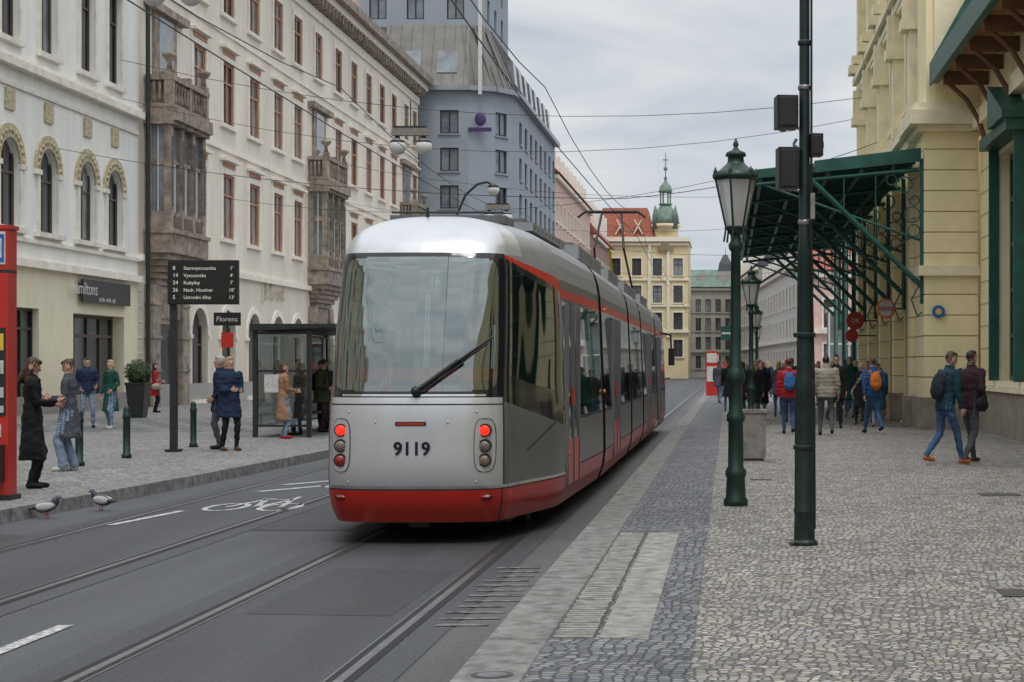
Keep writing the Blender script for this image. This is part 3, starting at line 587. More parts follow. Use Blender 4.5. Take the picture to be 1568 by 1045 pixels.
# ------------------------------------------------------------------ tall pole with signals
mb=MB(); px,py=.675,16.0
mb.lathe((px,py,.15),[(.12,0),(.12,.03),(.095,.05),(.09,.28),(.1,.3),(.09,.33),(.085,1.35),(.09,1.38),(.09,1.44),(.075,1.5),(.07,1.55),(.062,2.6),(.068,2.62),(.05,2.7),(.045,5.0),(.04,9)],postK,18)
mb.tube([(px+.09,py-.02,.3),(px+.085,py-.02,1.5),(px+.06,py-.03,2.7),(px+.06,py-.03,6)],.012,blk)
for z in (1.0,2.0,3.0,4.2,4.6): mb.lathe((px,py,z),[(.05 if z>2.8 else .095,0),(.06 if z>2.8 else .1,.01),(.06 if z>2.8 else .1,.04),(.05,.05)],steel if z in(3.0,4.2) else postK,14)
mb.cyl((px-.05,py,.18),(px-.13,py-.1,.17),.02,.02,stoneD,6)
def sig(x,z,w,h,d=.22):
    M=Matrix.Translation((x,py-.02,z))@Matrix.Rotation(.12,4,'Z')
    mb.box(-w/2,w/2,-d/2,d/2,-h/2,h/2,blk,M); mb.box(-w/2+.02,w/2-.02,-d/2-.012,-d/2-.001,-h/2+.02,h/2-.02,dgrey,M)
    for zz in (-h*.25,h*.25): mb.cyl(M@V((0,d/2,zz)),M@V((0,d/2+.1,zz)),w*.36,w*.38,blk,12)
    mb.box(w/2,w/2+.012,-.04,.04,-.03,.03,steel,M)
sig(px-.165,4.0,.19,.29); sig(px-.155,3.50,.18,.37); sig(px+.10,3.71,.11,.2,.16)
mb.tube([(px-.07,py,3.77),(px-.1,py,3.72),(px-.03,py,3.66)],.015,steel); mb.tube([(px-.12,py,3.9),(px,py,3.84)],.015,steel); mb.tube([(px-.1,py,3.32),(px,py,3.3)],.015,steel)
mb.box(px+.05,px+.09,py-.09,py-.03,3.05,3.28,conc)
mb.build('signal_pole',bevel=.004)
mb=MB(); mb.lathe((.05,46,.15),[(.035,0),(.03,3)],dgrey,8); mb.box(-.2,.32,45.94,45.97,2.4,2.75,greenS); mb.box(-.18,.3,45.93,45.938,2.55,2.6,paper); mb.build('street_sign')
mb=MB(); M=Matrix.Translation((.42,30.3,.15))
mb.box(-.2,.2,-.2,.2,.04,.8,conc,M); mb.box(-.22,.22,-.22,.22,.8,.86,conc,M); mb.box(-.16,.16,-.16,.16,0,.04,stoneD,M); mb.box(-.12,.12,-.12,.12,.861,.865,blk,M); mb.build('litter_bin',bevel=.015)
# ------------------------------------------------------------------ left street furniture
for x,y in ((-10.35,28.6),(-10.4,31),(-10.5,35.2),(-10.3,21.2)):
    mb=MB(); mb.lathe((x,y,.15),[(.085,0),(.085,.06),(.062,.08),(.062,.68),(.07,.7),(.07,.75),(.055,.77),(.055,.84),(.04,.88),(.01,.9)],postK,14); mb.build('bollard')
mb=MB(); mb.box(-10.36,-10.24,33.25,33.37,.15,3.7,dgrey); mb.box(-10.38,-9.08,33.19,33.31,2.88,3.7,blk); mb.box(-10.36,-9.1,33.182,33.188,2.9,3.68,mat('screen',(.012,.016,.014),.2)); mb.box(-10.42,-10.18,33.15,33.45,.15,.2,dgrey); o=mb.build('departure_board',bevel=.002)
led=mat('led_text',(.55,.57,.5),.5,emis=(.8,.85,.7),estr=.25)
for i,(a,b) in enumerate((('8','Starovysocanska'),('14','Vysocanska'),('24','Kobylisy'),('26','Nadr. Hostivar'),('5','Ustredni dilny'))):
    z=3.52-.135*i; text('line_no',a,.10,(-10.28,33.178,z),(R90,0,0),led,o,'LEFT',.001); text('line_name',b,.09,(-10.08,33.178,z),(R90,0,0),led,o,'LEFT',.001)
    text('minutes',str(i*3+1)+"'",.09,(-9.19,33.178,z),(R90,0,0),led,o,'CENTER',.001)
sg=glassmat('shelter_glass',(.82,.86,.86),.10,.01)
mb=MB(); xa,xb,ya,yb=-10.55,-9.15,40,47
for x,y in ((xa,ya),(xa,yb),(xa,(ya+yb)/2),(-9.35,ya),(-9.35,yb)): mb.box(x-.05,x+.05,y-.05,y+.05,.15,2.55,dgrey)
mb.hexa([(xa-.1,ya-.15,2.52),(-8.75,ya-.15,2.6),(-8.75,yb+.15,2.6),(xa-.1,yb+.15,2.52),(xa-.1,ya-.15,2.68),(-8.75,ya-.15,2.68),(-8.75,yb+.15,2.68),(xa-.1,yb+.15,2.68)],dgrey)
mb.box(xa+.02,xa+.03,ya,yb,.4,2.45,sg); mb.box(xa+.05,-9.4,ya,ya+.012,.4,2.45,sg); mb.box(xa+.05,-9.4,yb,yb+.012,.4,2.45,sg)
for z in (.38,1.6,2.45): mb.box(xa+.05,-9.4,ya-.02,ya+.03,z,z+.05,dgrey); mb.box(xa-.02,xa+.04,ya+.05,yb,z,z+.05,dgrey)
mb.box(xa+.15,xa+.6,ya+1.2,yb-1.2,.58,.63,brownW); 
for y in (ya+1.5,(ya+yb)/2+.3,yb-1.5): mb.box(xa+.3,xa+.36,y,y+.06,.15,.58,dgrey)
mb.box(xa+.2,xa+.6,ya-.015,ya-.005,1.15,1.55,paper)
mb.box(-8.82,-8.74,ya+4,ya+6.6,.3,2.5,dgrey); mb.build('tram_stop_shelter',bevel=.003)
mb=MB(); M=Matrix.Translation((-9.02,21.45,.15))
mb.box(-.55,.46,-.13,.13,.06,3.22,redM,M); mb.box(-.5,.43,-.14,-.131,2.80,3.19,paper,M); mb.box(.0,.415,-.145,-.1405,2.83,3.16,blueM,M); mb.box(.1,.39,-.148,-.1455,2.88,3.11,paper,M); mb.box(.3,.345,-.151,-.1485,2.92,3.03,blueM,M)
mb.box(-.5,.43,-.14,-.131,1.0,2.05,dgrey,M)
for k,(c_,a) in enumerate(((yelM,1.78),(paper,1.5),(paper,1.22),(paper,1.04))): mb.box(-.45,.41,-.146,-.1405,a,a+.2-.04*k,c_,M)
mb.box(-.5,.42,-.36,-.131,.22,.66,dgrey,M); mb.box(-.6,.5,-.16,.16,-.0,.06,dgrey,M); mb.box(-.57,.48,-.15,.15,3.22,3.27,redM,M)
mb.box(-.551,.461,-.1305,.132,2.7,2.74,dgrey,M); mb.box(-.5,.38,-.142,-.1315,.75,.9,paper,M)
mb.build('information_pillar',bevel=.002)
mb=MB(); mb.lathe((-18.1,55,.15),[(.28,0),(.30,.05),(.42,1.0),(.45,1.02),(.45,1.08),(.38,1.08),(.36,1.0)],dgrey,4,False,math.pi/4)
lf=mat('topiary_leaf',(.05,.09,.025),.6,var=.4,scale=12); lf2=mat('topiary_leaf_dark',(.025,.05,.015),.7)
mb.ball((-18.1,55,1.5),.33,lf2,12,8)
for i in range(900):
    d=V((random.gauss(0,1),random.gauss(0,1),random.gauss(0,1))).normalized(); p=V((-18.1,55,1.52))+d*random.uniform(.33,.43); a=V((random.gauss(0,1),random.gauss(0,1),random.gauss(0,1))).normalized()*.035; b=a.cross(d).normalized()*.025
    mb.poly([p-a,p+b,p+a,p-b],random.choice((lf,lf,lf2)))
mb.build('topiary_planter')
# ------------------------------------------------------------------ wires and hanging lamps
mb=MB()
def sagw(a,b,s,r=.014,n=10): 
    a=V(a);b=V(b); mb.tube([a.lerp(b,i/n)-V((0,0,4*s*(i/n)*(1-i/n))) for i in range(n+1)],r,wirem,4)
for i in range(12):
    y0,y1=-20+i*25,5+i*25
    for x in (-2.92,-6.35): 
        sg1=.25 if i%2 else -.25; sagw((x+sg1*.6,y0,5.65),(x-sg1*.6,y1,5.65),.03,.009,3); sagw((x+sg1*.6,y0,6.4),(x-sg1*.6,y1,6.4),.5,.008,6)
mb.build('tram_contact_wires')
mb=MB()
sagw((-22.4,66,13),(4.9,66,11.6),1.3); sagw((-22.4,66.3,11.6),(4.9,66.3,10.9),1.6,.012)
sagw((-22.4,98,13),(8,98,11.5),1.2,.014); sagw((-22.4,98.5,11),(8,98.5,10.2),1.5,.012)
sagw((-22.4,80,9.2),(.1,74,9.5),1.0,.012); sagw((.675,16,8.9),(6.3,35,11),.3,.008); sagw((4.9,60,14.5),(1.4,22,10),.4,.009); sagw((-16,140,12),(5.6,122,9.5),.8,.016); sagw((-16,160,11),(6.6,152,10),1,.016)
sagw((-22.4,60,9.0),(-2.92,50,6.4),.4,.012); sagw((4.9,58,9.0),(-2.92,50,6.4),.3,.012); sagw((-22.4,46,13.5),(4.9,48,13.5),1.6)
mb.build('span_wires')
def hang(x,y,z,dz=.6):
    mb=MB(); mb.box(x-.68,x+.68,y-.14,y+.14,z-.05,z+.22,conc); mb.box(x-.6,x+.6,y-.1,y+.1,z+.22,z+.3,dgrey)
    for s_ in (-.48,.48):
        mb.cyl((x+s_,y,z-.05),(x+s_,y,z-.2),.07,.12,dgrey); mb.ball((x+s_,y,z-.46),.31,milk,18,12); mb.lathe((x+s_,y,z-.30),[(.28,0),(.27,.05),(.12,.12)],dgrey,16)
    mb.cyl((x,y,z+.3),(x,y,z+dz),.02,.02,wirem); mb.build('hanging_street_lamp')
hang(-11.7,66,10.25,1.25); hang(-14.45,46.6,11.85,.7); hang(-12.6,98,10.3,.8)
mb=MB(); mb.cyl((-13.7,90,.15),(-13.7,90,8.6),.12,.08,dgrey); mb.tube([(-13.7,90,8.6),(-13.6,90,9.4),(-13.2,90,10.3),(-12.6,90,10.85),(-12.1,90,10.95),(-11.85,90,10.8)],.06,dgrey,8); mb.ball((-11.8,90,10.55),.3,milk,16,10); mb.lathe((-11.8,90,10.68),[(.3,0),(.25,.1),(.06,.2)],dgrey,14); mb.build('gooseneck_street_lamp')
for x,y in ((-.9,95),(-.9,112)):
    mb=MB(); mb.box(x-.3,x+.3,y,y+.2,.15,2.5,redM); mb.box(x-.26,x+.26,y-.02,y-.001,1.9,2.4,paper); mb.box(x-.26,x+.26,y-.02,y-.001,.9,1.7,paper); mb.build('stop_sign_pillar')
pg=mat('pigeon_grey',(.13,.14,.16),.7,var=.4,scale=20); pgw=mat('pigeon_white',(.5,.5,.5),.7); pgd=mat('pigeon_dark',(.035,.04,.05),.5)
def pigeon(x,y,yaw):
    mb=MB(); M=Matrix.Rotation(yaw,4,'Z'); T=lambda a:V((x,y,.01))+M@V(a)
    def e(c,r,m,tilt=0): mb.ball(T(c),r,m,12,8,M@Matrix.Rotation(tilt,4,'Y'))
    e((0,0,.12),(.125,.06,.065),pg,-.25); e((-.14,0,.10),(.09,.03,.014),pgd,.15); e((.09,0,.17),(.045,.036,.06),pgd,.3); e((.125,0,.225),(.032,.026,.028),pg)
    for s_ in(-1,1): e((-.02,s_*.048,.125),(.11,.018,.045),pgw,-.1); e((-.09,s_*.045,.115),(.07,.014,.02),pgd,0); mb.cyl(T((.0,s_*.025,.07)),T((.01,s_*.025,0)),.006,.005,redM,5); mb.cyl(T((-.01,s_*.025,.002)),T((.04,s_*.03,.002)),.005,.003,redM,5)
    mb.cyl(T((.15,0,.222)),T((.18,0,.212)),.009,.003,pgd,6); mb.build('pigeon')
pigeon(-7.83,20.6,.3); pigeon(-7.55,21.6,2.9)
# ------------------------------------------------------------------ TRAM
tram=bpy.data.objects.new('tram',None); sc.collection.objects.link(tram)
TX,TY=-2.93,17.35
silver=mat('tram_silver',(.58,.59,.61),.33,.5,.06,2,grime=(1.1,.5,.35)); grey=mat('tram_grey',(.185,.19,.20),.30,.5,.1,2,grime=(1.2,.4,.6)); tred=mat('tram_red',(.50,.016,.007),.28,0,.08,3,spec=.35,grime=(.62,.2,.8)); tredu=mat('tram_red_stripe',(.52,.02,.01),.28,0,.05,3,spec=.35)
tblk=mat('tram_black',(.010,.011,.013),.10,spec=.6,var=0); chrome=mat('chrome_trim',(.62,.62,.64),.2,.9); roofg=mat('tram_roof_grey',(.33,.34,.36),.42,.4,.12,2); inner=mat('tram_inner',(.30,.32,.30),.7); seam=mat('tram_seam',(.02,.02,.02),.7); roofd=mat('roof_equipment_grey',(.16,.165,.17),.6,.2,.2,3)
ws=glassmat('windscreen',(.66,.75,.71),.21,.012,(.84,.93,.90)); sideg=glassmat('tram_side_glass',(.14,.17,.165),.16,.02,(.9,.95,.95))
prof=[(.22,.935,.14),(.40,.985,.04),(.56,1.0,.0),(1.0,1.0,.0),(1.43,.985,.05),(1.5,.98,.07),(2.0,.97,.20),(2.5,.95,.36),(2.86,.92,.50),(2.99,.885,.58),(3.10,.82,.70),(3.18,.72,.88),(3.25,.58,1.12),(3.30,.40,1.4),(3.33,.18,1.7),(3.34,.0,1.9)]
pa=np.array(prof); cum=np.concatenate([[0],np.cumsum(np.hypot(np.diff(pa[:,0]),np.diff(pa[:,1])*1.23))])
def smooth_interp(xs,X,Y):
    X=np.array(X);Y=np.array(Y); m=np.gradient(Y,X); i=np.clip(np.searchsorted(X,xs)-1,0,len(X)-2); h=X[i+1]-X[i]; t=(xs-X[i])/h
    return (2*t**3-3*t**2+1)*Y[i]+(t**3-2*t**2+t)*h*m[i]+(-2*t**3+3*t**2)*Y[i+1]+(t**3-t**2)*h*m[i+1]
ss=np.arange(0,cum[-1],.015); ss=np.append(ss,cum[-1])
Z=smooth_interp(ss,cum,pa[:,0]); Wd=np.clip(smooth_interp(ss,cum,pa[:,1]),0,1); Y0_=smooth_interp(ss,cum,pa[:,2])
op=np.array([(0,0),(.35,.018),(.62,.07),(.78,.16),(.865,.31),(.92,.55),(1.0,.95),(1.1,1.45),(1.195,1.98),(1.23,2.4)])
oc=np.concatenate([[0],np.cumsum(np.hypot(np.diff(op[:,0]),np.diff(op[:,1])))])
aa=np.append(np.arange(0,oc[-1],.015),oc[-1]); ox=smooth_interp(aa,oc,op[:,0]); ot=smooth_interp(aa,oc,op[:,1]); ox[0]=0
ax_=np.concatenate([-aa[::-1][:-1],aa]); X_=np.concatenate([-ox[::-1][:-1],ox]); T_=np.concatenate([ot[::-1][:-1],ot])
def nose_region(a,x,t,z):
    a=abs(a)
    zu=2.87-.13*t; zl=1.44-.15*t
    if z<.535: 
        if abs(a-.93)<.010: return seam
        return tred
    if z<.56: return seam
    if z<.59: return chrome
    amax=.875
    if 1.44<z<2.87 and a<.99:
        fz=(z-2.165)/.66; fa=a/(amax-.02*(z-1.5))
        if abs(fz)**9+abs(fa)**12<1.0: return ws
        return tblk
    if t<2.30 and zl<z<zu and a>=.98:
        if a>1.08 and z<zu-.07 and z>1.72-.14*t and t<1.9+(z-1.5)*.15: return sideg
        return tblk
    if a>.93 and z>=zu and z<zu+.02+.045*t: return tredu
    if z<1.45:
        if abs(a-.96)<.009: return seam
        if a>.96:
            if abs(z-(.62+.28*(t)))<.011 and t>.9: return seam
            return grey
        if 1.36<z<1.372: return seam
        return silver
    if z>2.87 and t<.9 : return silver
    return roofg
mb=MB(); nr,nc=len(Z),len(X_)
vs=[]
for j in range(nr):
    for i in range(nc):
        x=X_[i]*Wd[j]; t=Y0_[j]+T_[i]*(1-Y0_[j]/2.4)
        vs.append((TX+x,TY+t,Z[j]))
mb.v=vs
for j in range(nr-1):
    for i in range(nc-1):
        a=(ax_[i]+ax_[i+1])/2; t=(T_[i]+T_[i+1])/2; z=(Z[j]+Z[j+1])/2
        m=nose_region(a,X_[i],t,z); mb.f.append([j*nc+i,j*nc+i+1,(j+1)*nc+i+1,(j+1)*nc+i]); mb.m.append(mb.mi(m)); mb.sm.append(True)
mb.build('nose',tram)
def nose_pt(x,z,out=.0):
    w=np.interp(z,Z,Wd); y0=np.interp(z,Z,Y0_); xx=x/w; t=np.interp(abs(xx),ox,ot); return V((TX+x,TY+y0+t*(1-y0/2.4)-out,z))
zr=[.22,.40,.58,.60,1.12,1.16,2.46,2.50,2.60,2.70,2.86,2.99,3.10,3.18,3.25,3.30,3.33,3.34]
wr=[float(smooth_interp(np.array([z]),pa[:,0],pa[:,1])[0]) if z<2.86 else float(np.interp(z,pa[:,0],pa[:,1])) for z in zr]; wr[-1]=0
def car(ya,yb,segs):
    mb=MB(); tot=sum(s_[1] for s_ in segs); y=ya; k=(yb-ya)/tot
    for kind,L_ in segs:
        y2=y+L_*k
        for sg_ in (-1,1):
            for j in range(len(zr)-1):
                z=(zr[j]+zr[j+1])/2
                m=tred if z<.58 else seam if z<.6 else grey if z<1.12 else seam if z<1.16 else tblk if z<2.50 else tredu if z<2.60 else grey if z<2.70 else roofg
                if kind=='win' and 1.16<z<2.46: m=sideg
                if kind=='door' : m= sideg if .40<z<2.46 else (tred if z<.4 else m)
                if kind=='frame': m= silver if .4<z<2.50 else m
                mb.add([(TX+sg_*1.23*wr[j],y,zr[j]),(TX+sg_*1.23*wr[j],y2,zr[j]),(TX+sg_*1.23*wr[j+1],y2,zr[j+1]),(TX+sg_*1.23*wr[j+1],y,zr[j+1])],[[0,1,2,3]],m,True)
        if kind=='door':
            for yy in (y,(y+y2)/2-.03,y2-.07): mb.box(TX+1.20,TX+1.248,yy,yy+.06,.42,2.44,grey)
            for yy in (y+.08,(y+y2)/2+.05): mb.box(TX+1.2,TX+1.236,yy,yy+(y2-y)/2-.15,.42,.92,tredu)
            mb.box(TX+1.23,TX+1.252,(y+y2)/2-.15,(y+y2)/2-.08,1.3,1.5,redM)
        y=y2
    for z0,z1,w in ((.3,3.0,1.1),): mb.box(TX-w,TX-.5,yb-.03,yb,z0,z1,inner); mb.box(TX+.5,TX+w,yb-.03,yb,z0,z1,inner); mb.box(TX-.5,TX+.5,yb-.03,yb,2.3,z1,inner)
    return mb
segA=[('pillar',.1),('frame',.05),('door',1.3),('frame',.05),('pillar',.15),('win',1.5),('pillar',.1),('win',1.2),('pillar',.15)]
segB=[('pillar',.12),('win',1.3),('pillar',.12),('frame',.05),('door',1.4),('frame',.05),('pillar',.12),('win',1.4),('pillar',.1),('win',1.2),('pillar',.12)]
segC=[('pillar',.12),('win',1.4),('pillar',.1),('win',1.2),('pillar',.12)]
cars=[(TY+2.4,24.3,segA),(24.75,31.2,segB),(31.65,35.6,segC),(36.05,42.6,segB),(43.05,48.2,segA)]
for ci,(a,b,s_) in enumerate(cars):
    mb=car(a,b,s_)
    L_=b-a; tp=3.40 if ci==0 else 3.5
    mb.box(TX-.75,TX+.75,a+L_*.2,b-L_*.08,3.30,tp,roofg); mb.box(TX-.62,TX+.62,a+L_*.25,b-L_*.2,tp,tp+.06,roofd)
    for y in np.arange(a+L_*.24,b-L_*.12,.35): mb.box(TX-.76,TX+.76,y,y+.04,3.33,tp-.03,roofd)
    mb.box(TX-1.0,TX+1.0,a,b,.30,.36,inner); mb.build('car_body',tram)
mb=MB()
for (a,b,_),(c,d,_) in zip(cars[:-1],cars[1:]):
    y=b; n_=5; st=(c-b)/n_
    for i in range(n_):
        for j in range(len(zr)-2):
            w0=1.23*wr[j]*(.985 if i%2==0 else .95); w1=1.23*wr[j+1]*(.985 if i%2==0 else .95)
            for sg_ in (-1,1): mb.poly([(TX+sg_*w0,y+i*st,zr[j]),(TX+sg_*w0,y+(i+1)*st,zr[j]),(TX+sg_*w1,y+(i+1)*st,zr[j+1]),(TX+sg_*w1,y+i*st,zr[j+1])],blk)
mb.build('bellows',tram)
mb=MB(); mb.box(TX-.80,TX+.80,TY+1.0,48,.15,.298,blk); mb.box(TX-.75,TX+.75,TY+.45,TY+2.38,.30,.36,inner)
for y in (TY+2.6,TY+4.4,26.5,28.3,33,34.2,38.5,40.3,44.5,46.3):
    for sg_ in (-1,1): mb.cyl((TX+sg_*.66,y,.31),(TX+sg_*.79,y,.31),.30,.30,dgrey,18)
mb.box(TX-.10,TX+.10,TY+.40,TY+.7,.15,.26,blk); mb.build('underframe',tram)
seat=mat('seat_red',(.62,.06,.03),.6); pole=mat('yellow_pole',(.6,.42,.03),.4)
mb=MB()
def seatb(x,y,z0=.85): 
    mb.box(x-.21,x+.21,y,y+.07,z0+.04,z0+.72,seat); mb.box(x-.21,x+.21,y,y+.42,z0-.05,z0+.03,seat); mb.box(x-.15,x+.15,y-.012,y-.002,z0+.3,z0+.6,dgrey)
for x in (-.72,-.25,.25,.72): seatb(TX+x*.85,TY+.85,1.0)
for y in np.arange(TY+2.6,24,1.0):
    for x in (-.85,.85): seatb(TX+x,y)
    for x in (-.42,): seatb(TX+x,y)
for y in np.arange(25.5,31,1.0):
    for x in (-.85,-.42,.85): seatb(TX+x,y)
for x,y in ((-.3,TY+1.8),(.4,TY+3.2),(-.2,TY+4.5),(.3,27)): mb.cyl((TX+x,y,.36),(TX+x,y,2.97),.02,.02,pole,8)
mb.box(TX-.35,TX+.35,TY+.62,TY+.78,2.48,2.70,blk); mb.box(TX-.9,TX+.9,TY+1.6,48,2.98,3.02,inner)
mb.box(TX-.7,TX+.7,TY+.30,TY+.8,1.0,1.36,mat('dash_grey',(.10,.105,.11),.6))
mb.build('interior',tram,bevel=.015)
text('line_display','16',.11,(TX+.12,TY+.60,2.56),(R90,0,0),mat('amber_led',(.15,.3,.1),.5,emis=(.35,.6,.2),estr=.25),tram)
mb=MB(); lampr=mat('tail_lamp_lit',(.6,.02,.01),.2,emis=(1,.03,.012),estr=1.1); lampo=mat('tail_lamp',(.30,.02,.012),.15,spec=.9); lampc=mat('indicator_lens',(.20,.15,.12),.12,spec=.9)
for sg_ in (-1,1):
    X=.70*sg_
    def pod(zc,h,w,m,out):
        K=24; ring_=[]
        for i in range(K):
            t=2*math.pi*i/K; cx=X+w*math.copysign(abs(math.cos(t))**.6,math.cos(t)); cz_=zc+h*math.copysign(abs(math.sin(t))**.6,math.sin(t)); ring_.append(nose_pt(cx,cz_,out))
        mb.poly(ring_,m)
    pod(.975,.262,.102,seam,.004); pod(.975,.255,.095,silver,.012)
    for z,m in ((1.12,lampr),(.97,lampc),(.83,(lampo if sg_<0 else lampc))):
        p=nose_pt(X,z); mb.cyl(p+V((0,.02,0)),p-V((0,.028,0)),.068,.064,tblk,20); mb.cyl(p-V((0,.02,0)),p-V((0,.034,0)),.050,.050,m,20); mb.ball(p-V((0,.03,0)),(.046,.018,.046),m)
    p=nose_pt(.70*sg_,.47); mb.ball(p,(.075,.02,.028),tblk); mb.ball(p-V((0,.012,0)),(.05,.016,.018),lampo)
    for x,z in ((.62,1.3),(.35,1.2)): 
        p=nose_pt(x*sg_,z); mb.ball(p,.012,chrome,8,6)
    mb.ball(nose_pt(.62*sg_,.62),.012,chrome,8,6)
def strip(x0,x1,z0,z1,m,out=.006,n=14):
    for i in range(n):
        a=x0+(x1-x0)*i/n;b=x0+(x1-x0)*(i+1)/n; mb.poly([nose_pt(a,z0,out),nose_pt(b,z0,out),nose_pt(b,z1,out),nose_pt(a,z1,out)],m)
strip(-.155,.145,1.165,1.205,seam,.006); strip(-.135,.125,1.175,1.192,tredu,.012)
strip(-.7,.7,1.452,1.47,chrome,.004)
w0=nose_pt(.04,1.50,.04); w1=nose_pt(.44,1.80,.045); w2=nose_pt(.74,2.03,.035)
mb.tube([w0,w1],.022,blk,6); mb.tube([w0+V((.05,0,-.01)),w1+V((.05,0,-.02))],.010,blk,5); mb.tube([nose_pt(.24,1.60,.03),w1,w2],.014,blk,5); mb.ball(w0,.05,blk,10,6)
mb.tube([nose_pt(.10,1.52,.03),nose_pt(.40,1.74,.03),nose_pt(.70,1.97,.03)],.012,blk,5)
mb.cyl((TX-.1,TY+1.4,3.27),(TX-.1,TY+1.4,3.40),.02,.012,blk); mb.box(TX-.62,TX+.62,TY+2.0,TY+2.7,3.28,3.37,roofd); mb.tube([(TX-.6,TY+2.0,3.40),(TX+.6,TY+2.0,3.40)],.012,dgrey)
mb.build('trim',tram)
o=text('fleet_number','9119',.18,(TX+.01,nose_pt(0,.95,.004).y-.004,.885),(R90,0,0),tblk,tram,bold=.004); o.scale=(1.0,1,1)
mb=MB()
for y,z in ((TY+2.6,1.42),(TY+2.6,.78),(24.4,1.4),(24.4,2.5)): mb.ball((TX+1.24,y,z),(.02,.04,.03),orangeM)
mb.tube([(TX+1.15,46.5,2.6),(TX+1.4,47.2,2.55),(TX+1.42,47.3,2.0)],.025,blk); mb.box(TX+1.34,TX+1.5,47.2,47.3,1.75,2.2,blk)
mb.build('side_lamps',tram)
mb=MB(); py_=44.8
for s_ in (-.45,.45): mb.tube([(TX+s_,py_+1.2,3.75),(TX+s_*.8,py_-.9,4.6),(TX+s_*.55,py_+.1,5.55)],.03,dgrey,6)
mb.tube([(TX,py_+1.2,3.75),(TX,py_-.9,4.6)],.04,yelM,6)
mb.box(TX-.5,TX+.5,py_+1.1,py_+1.4,3.55,3.76,dgrey); mb.tube([(TX-.85,py_+.1,5.45),(TX-.65,py_+.1,5.6),(TX+.65,py_+.1,5.6),(TX+.85,py_+.1,5.45)],.03,dgrey,6); mb.tube([(TX-.6,py_+.4,5.6),(TX+.6,py_+.4,5.6)],.025,dgrey,6)
mb.build('pantograph',tram)
for ob in tram.children:
    if ob.rotation_euler.x>.1: ob.location.x-=.02*(24.5-ob.location.y); continue
    for v in ob.data.vertices:
        if v.co.y<24.5: v.co.x-=.02*(24.5-v.co.y)
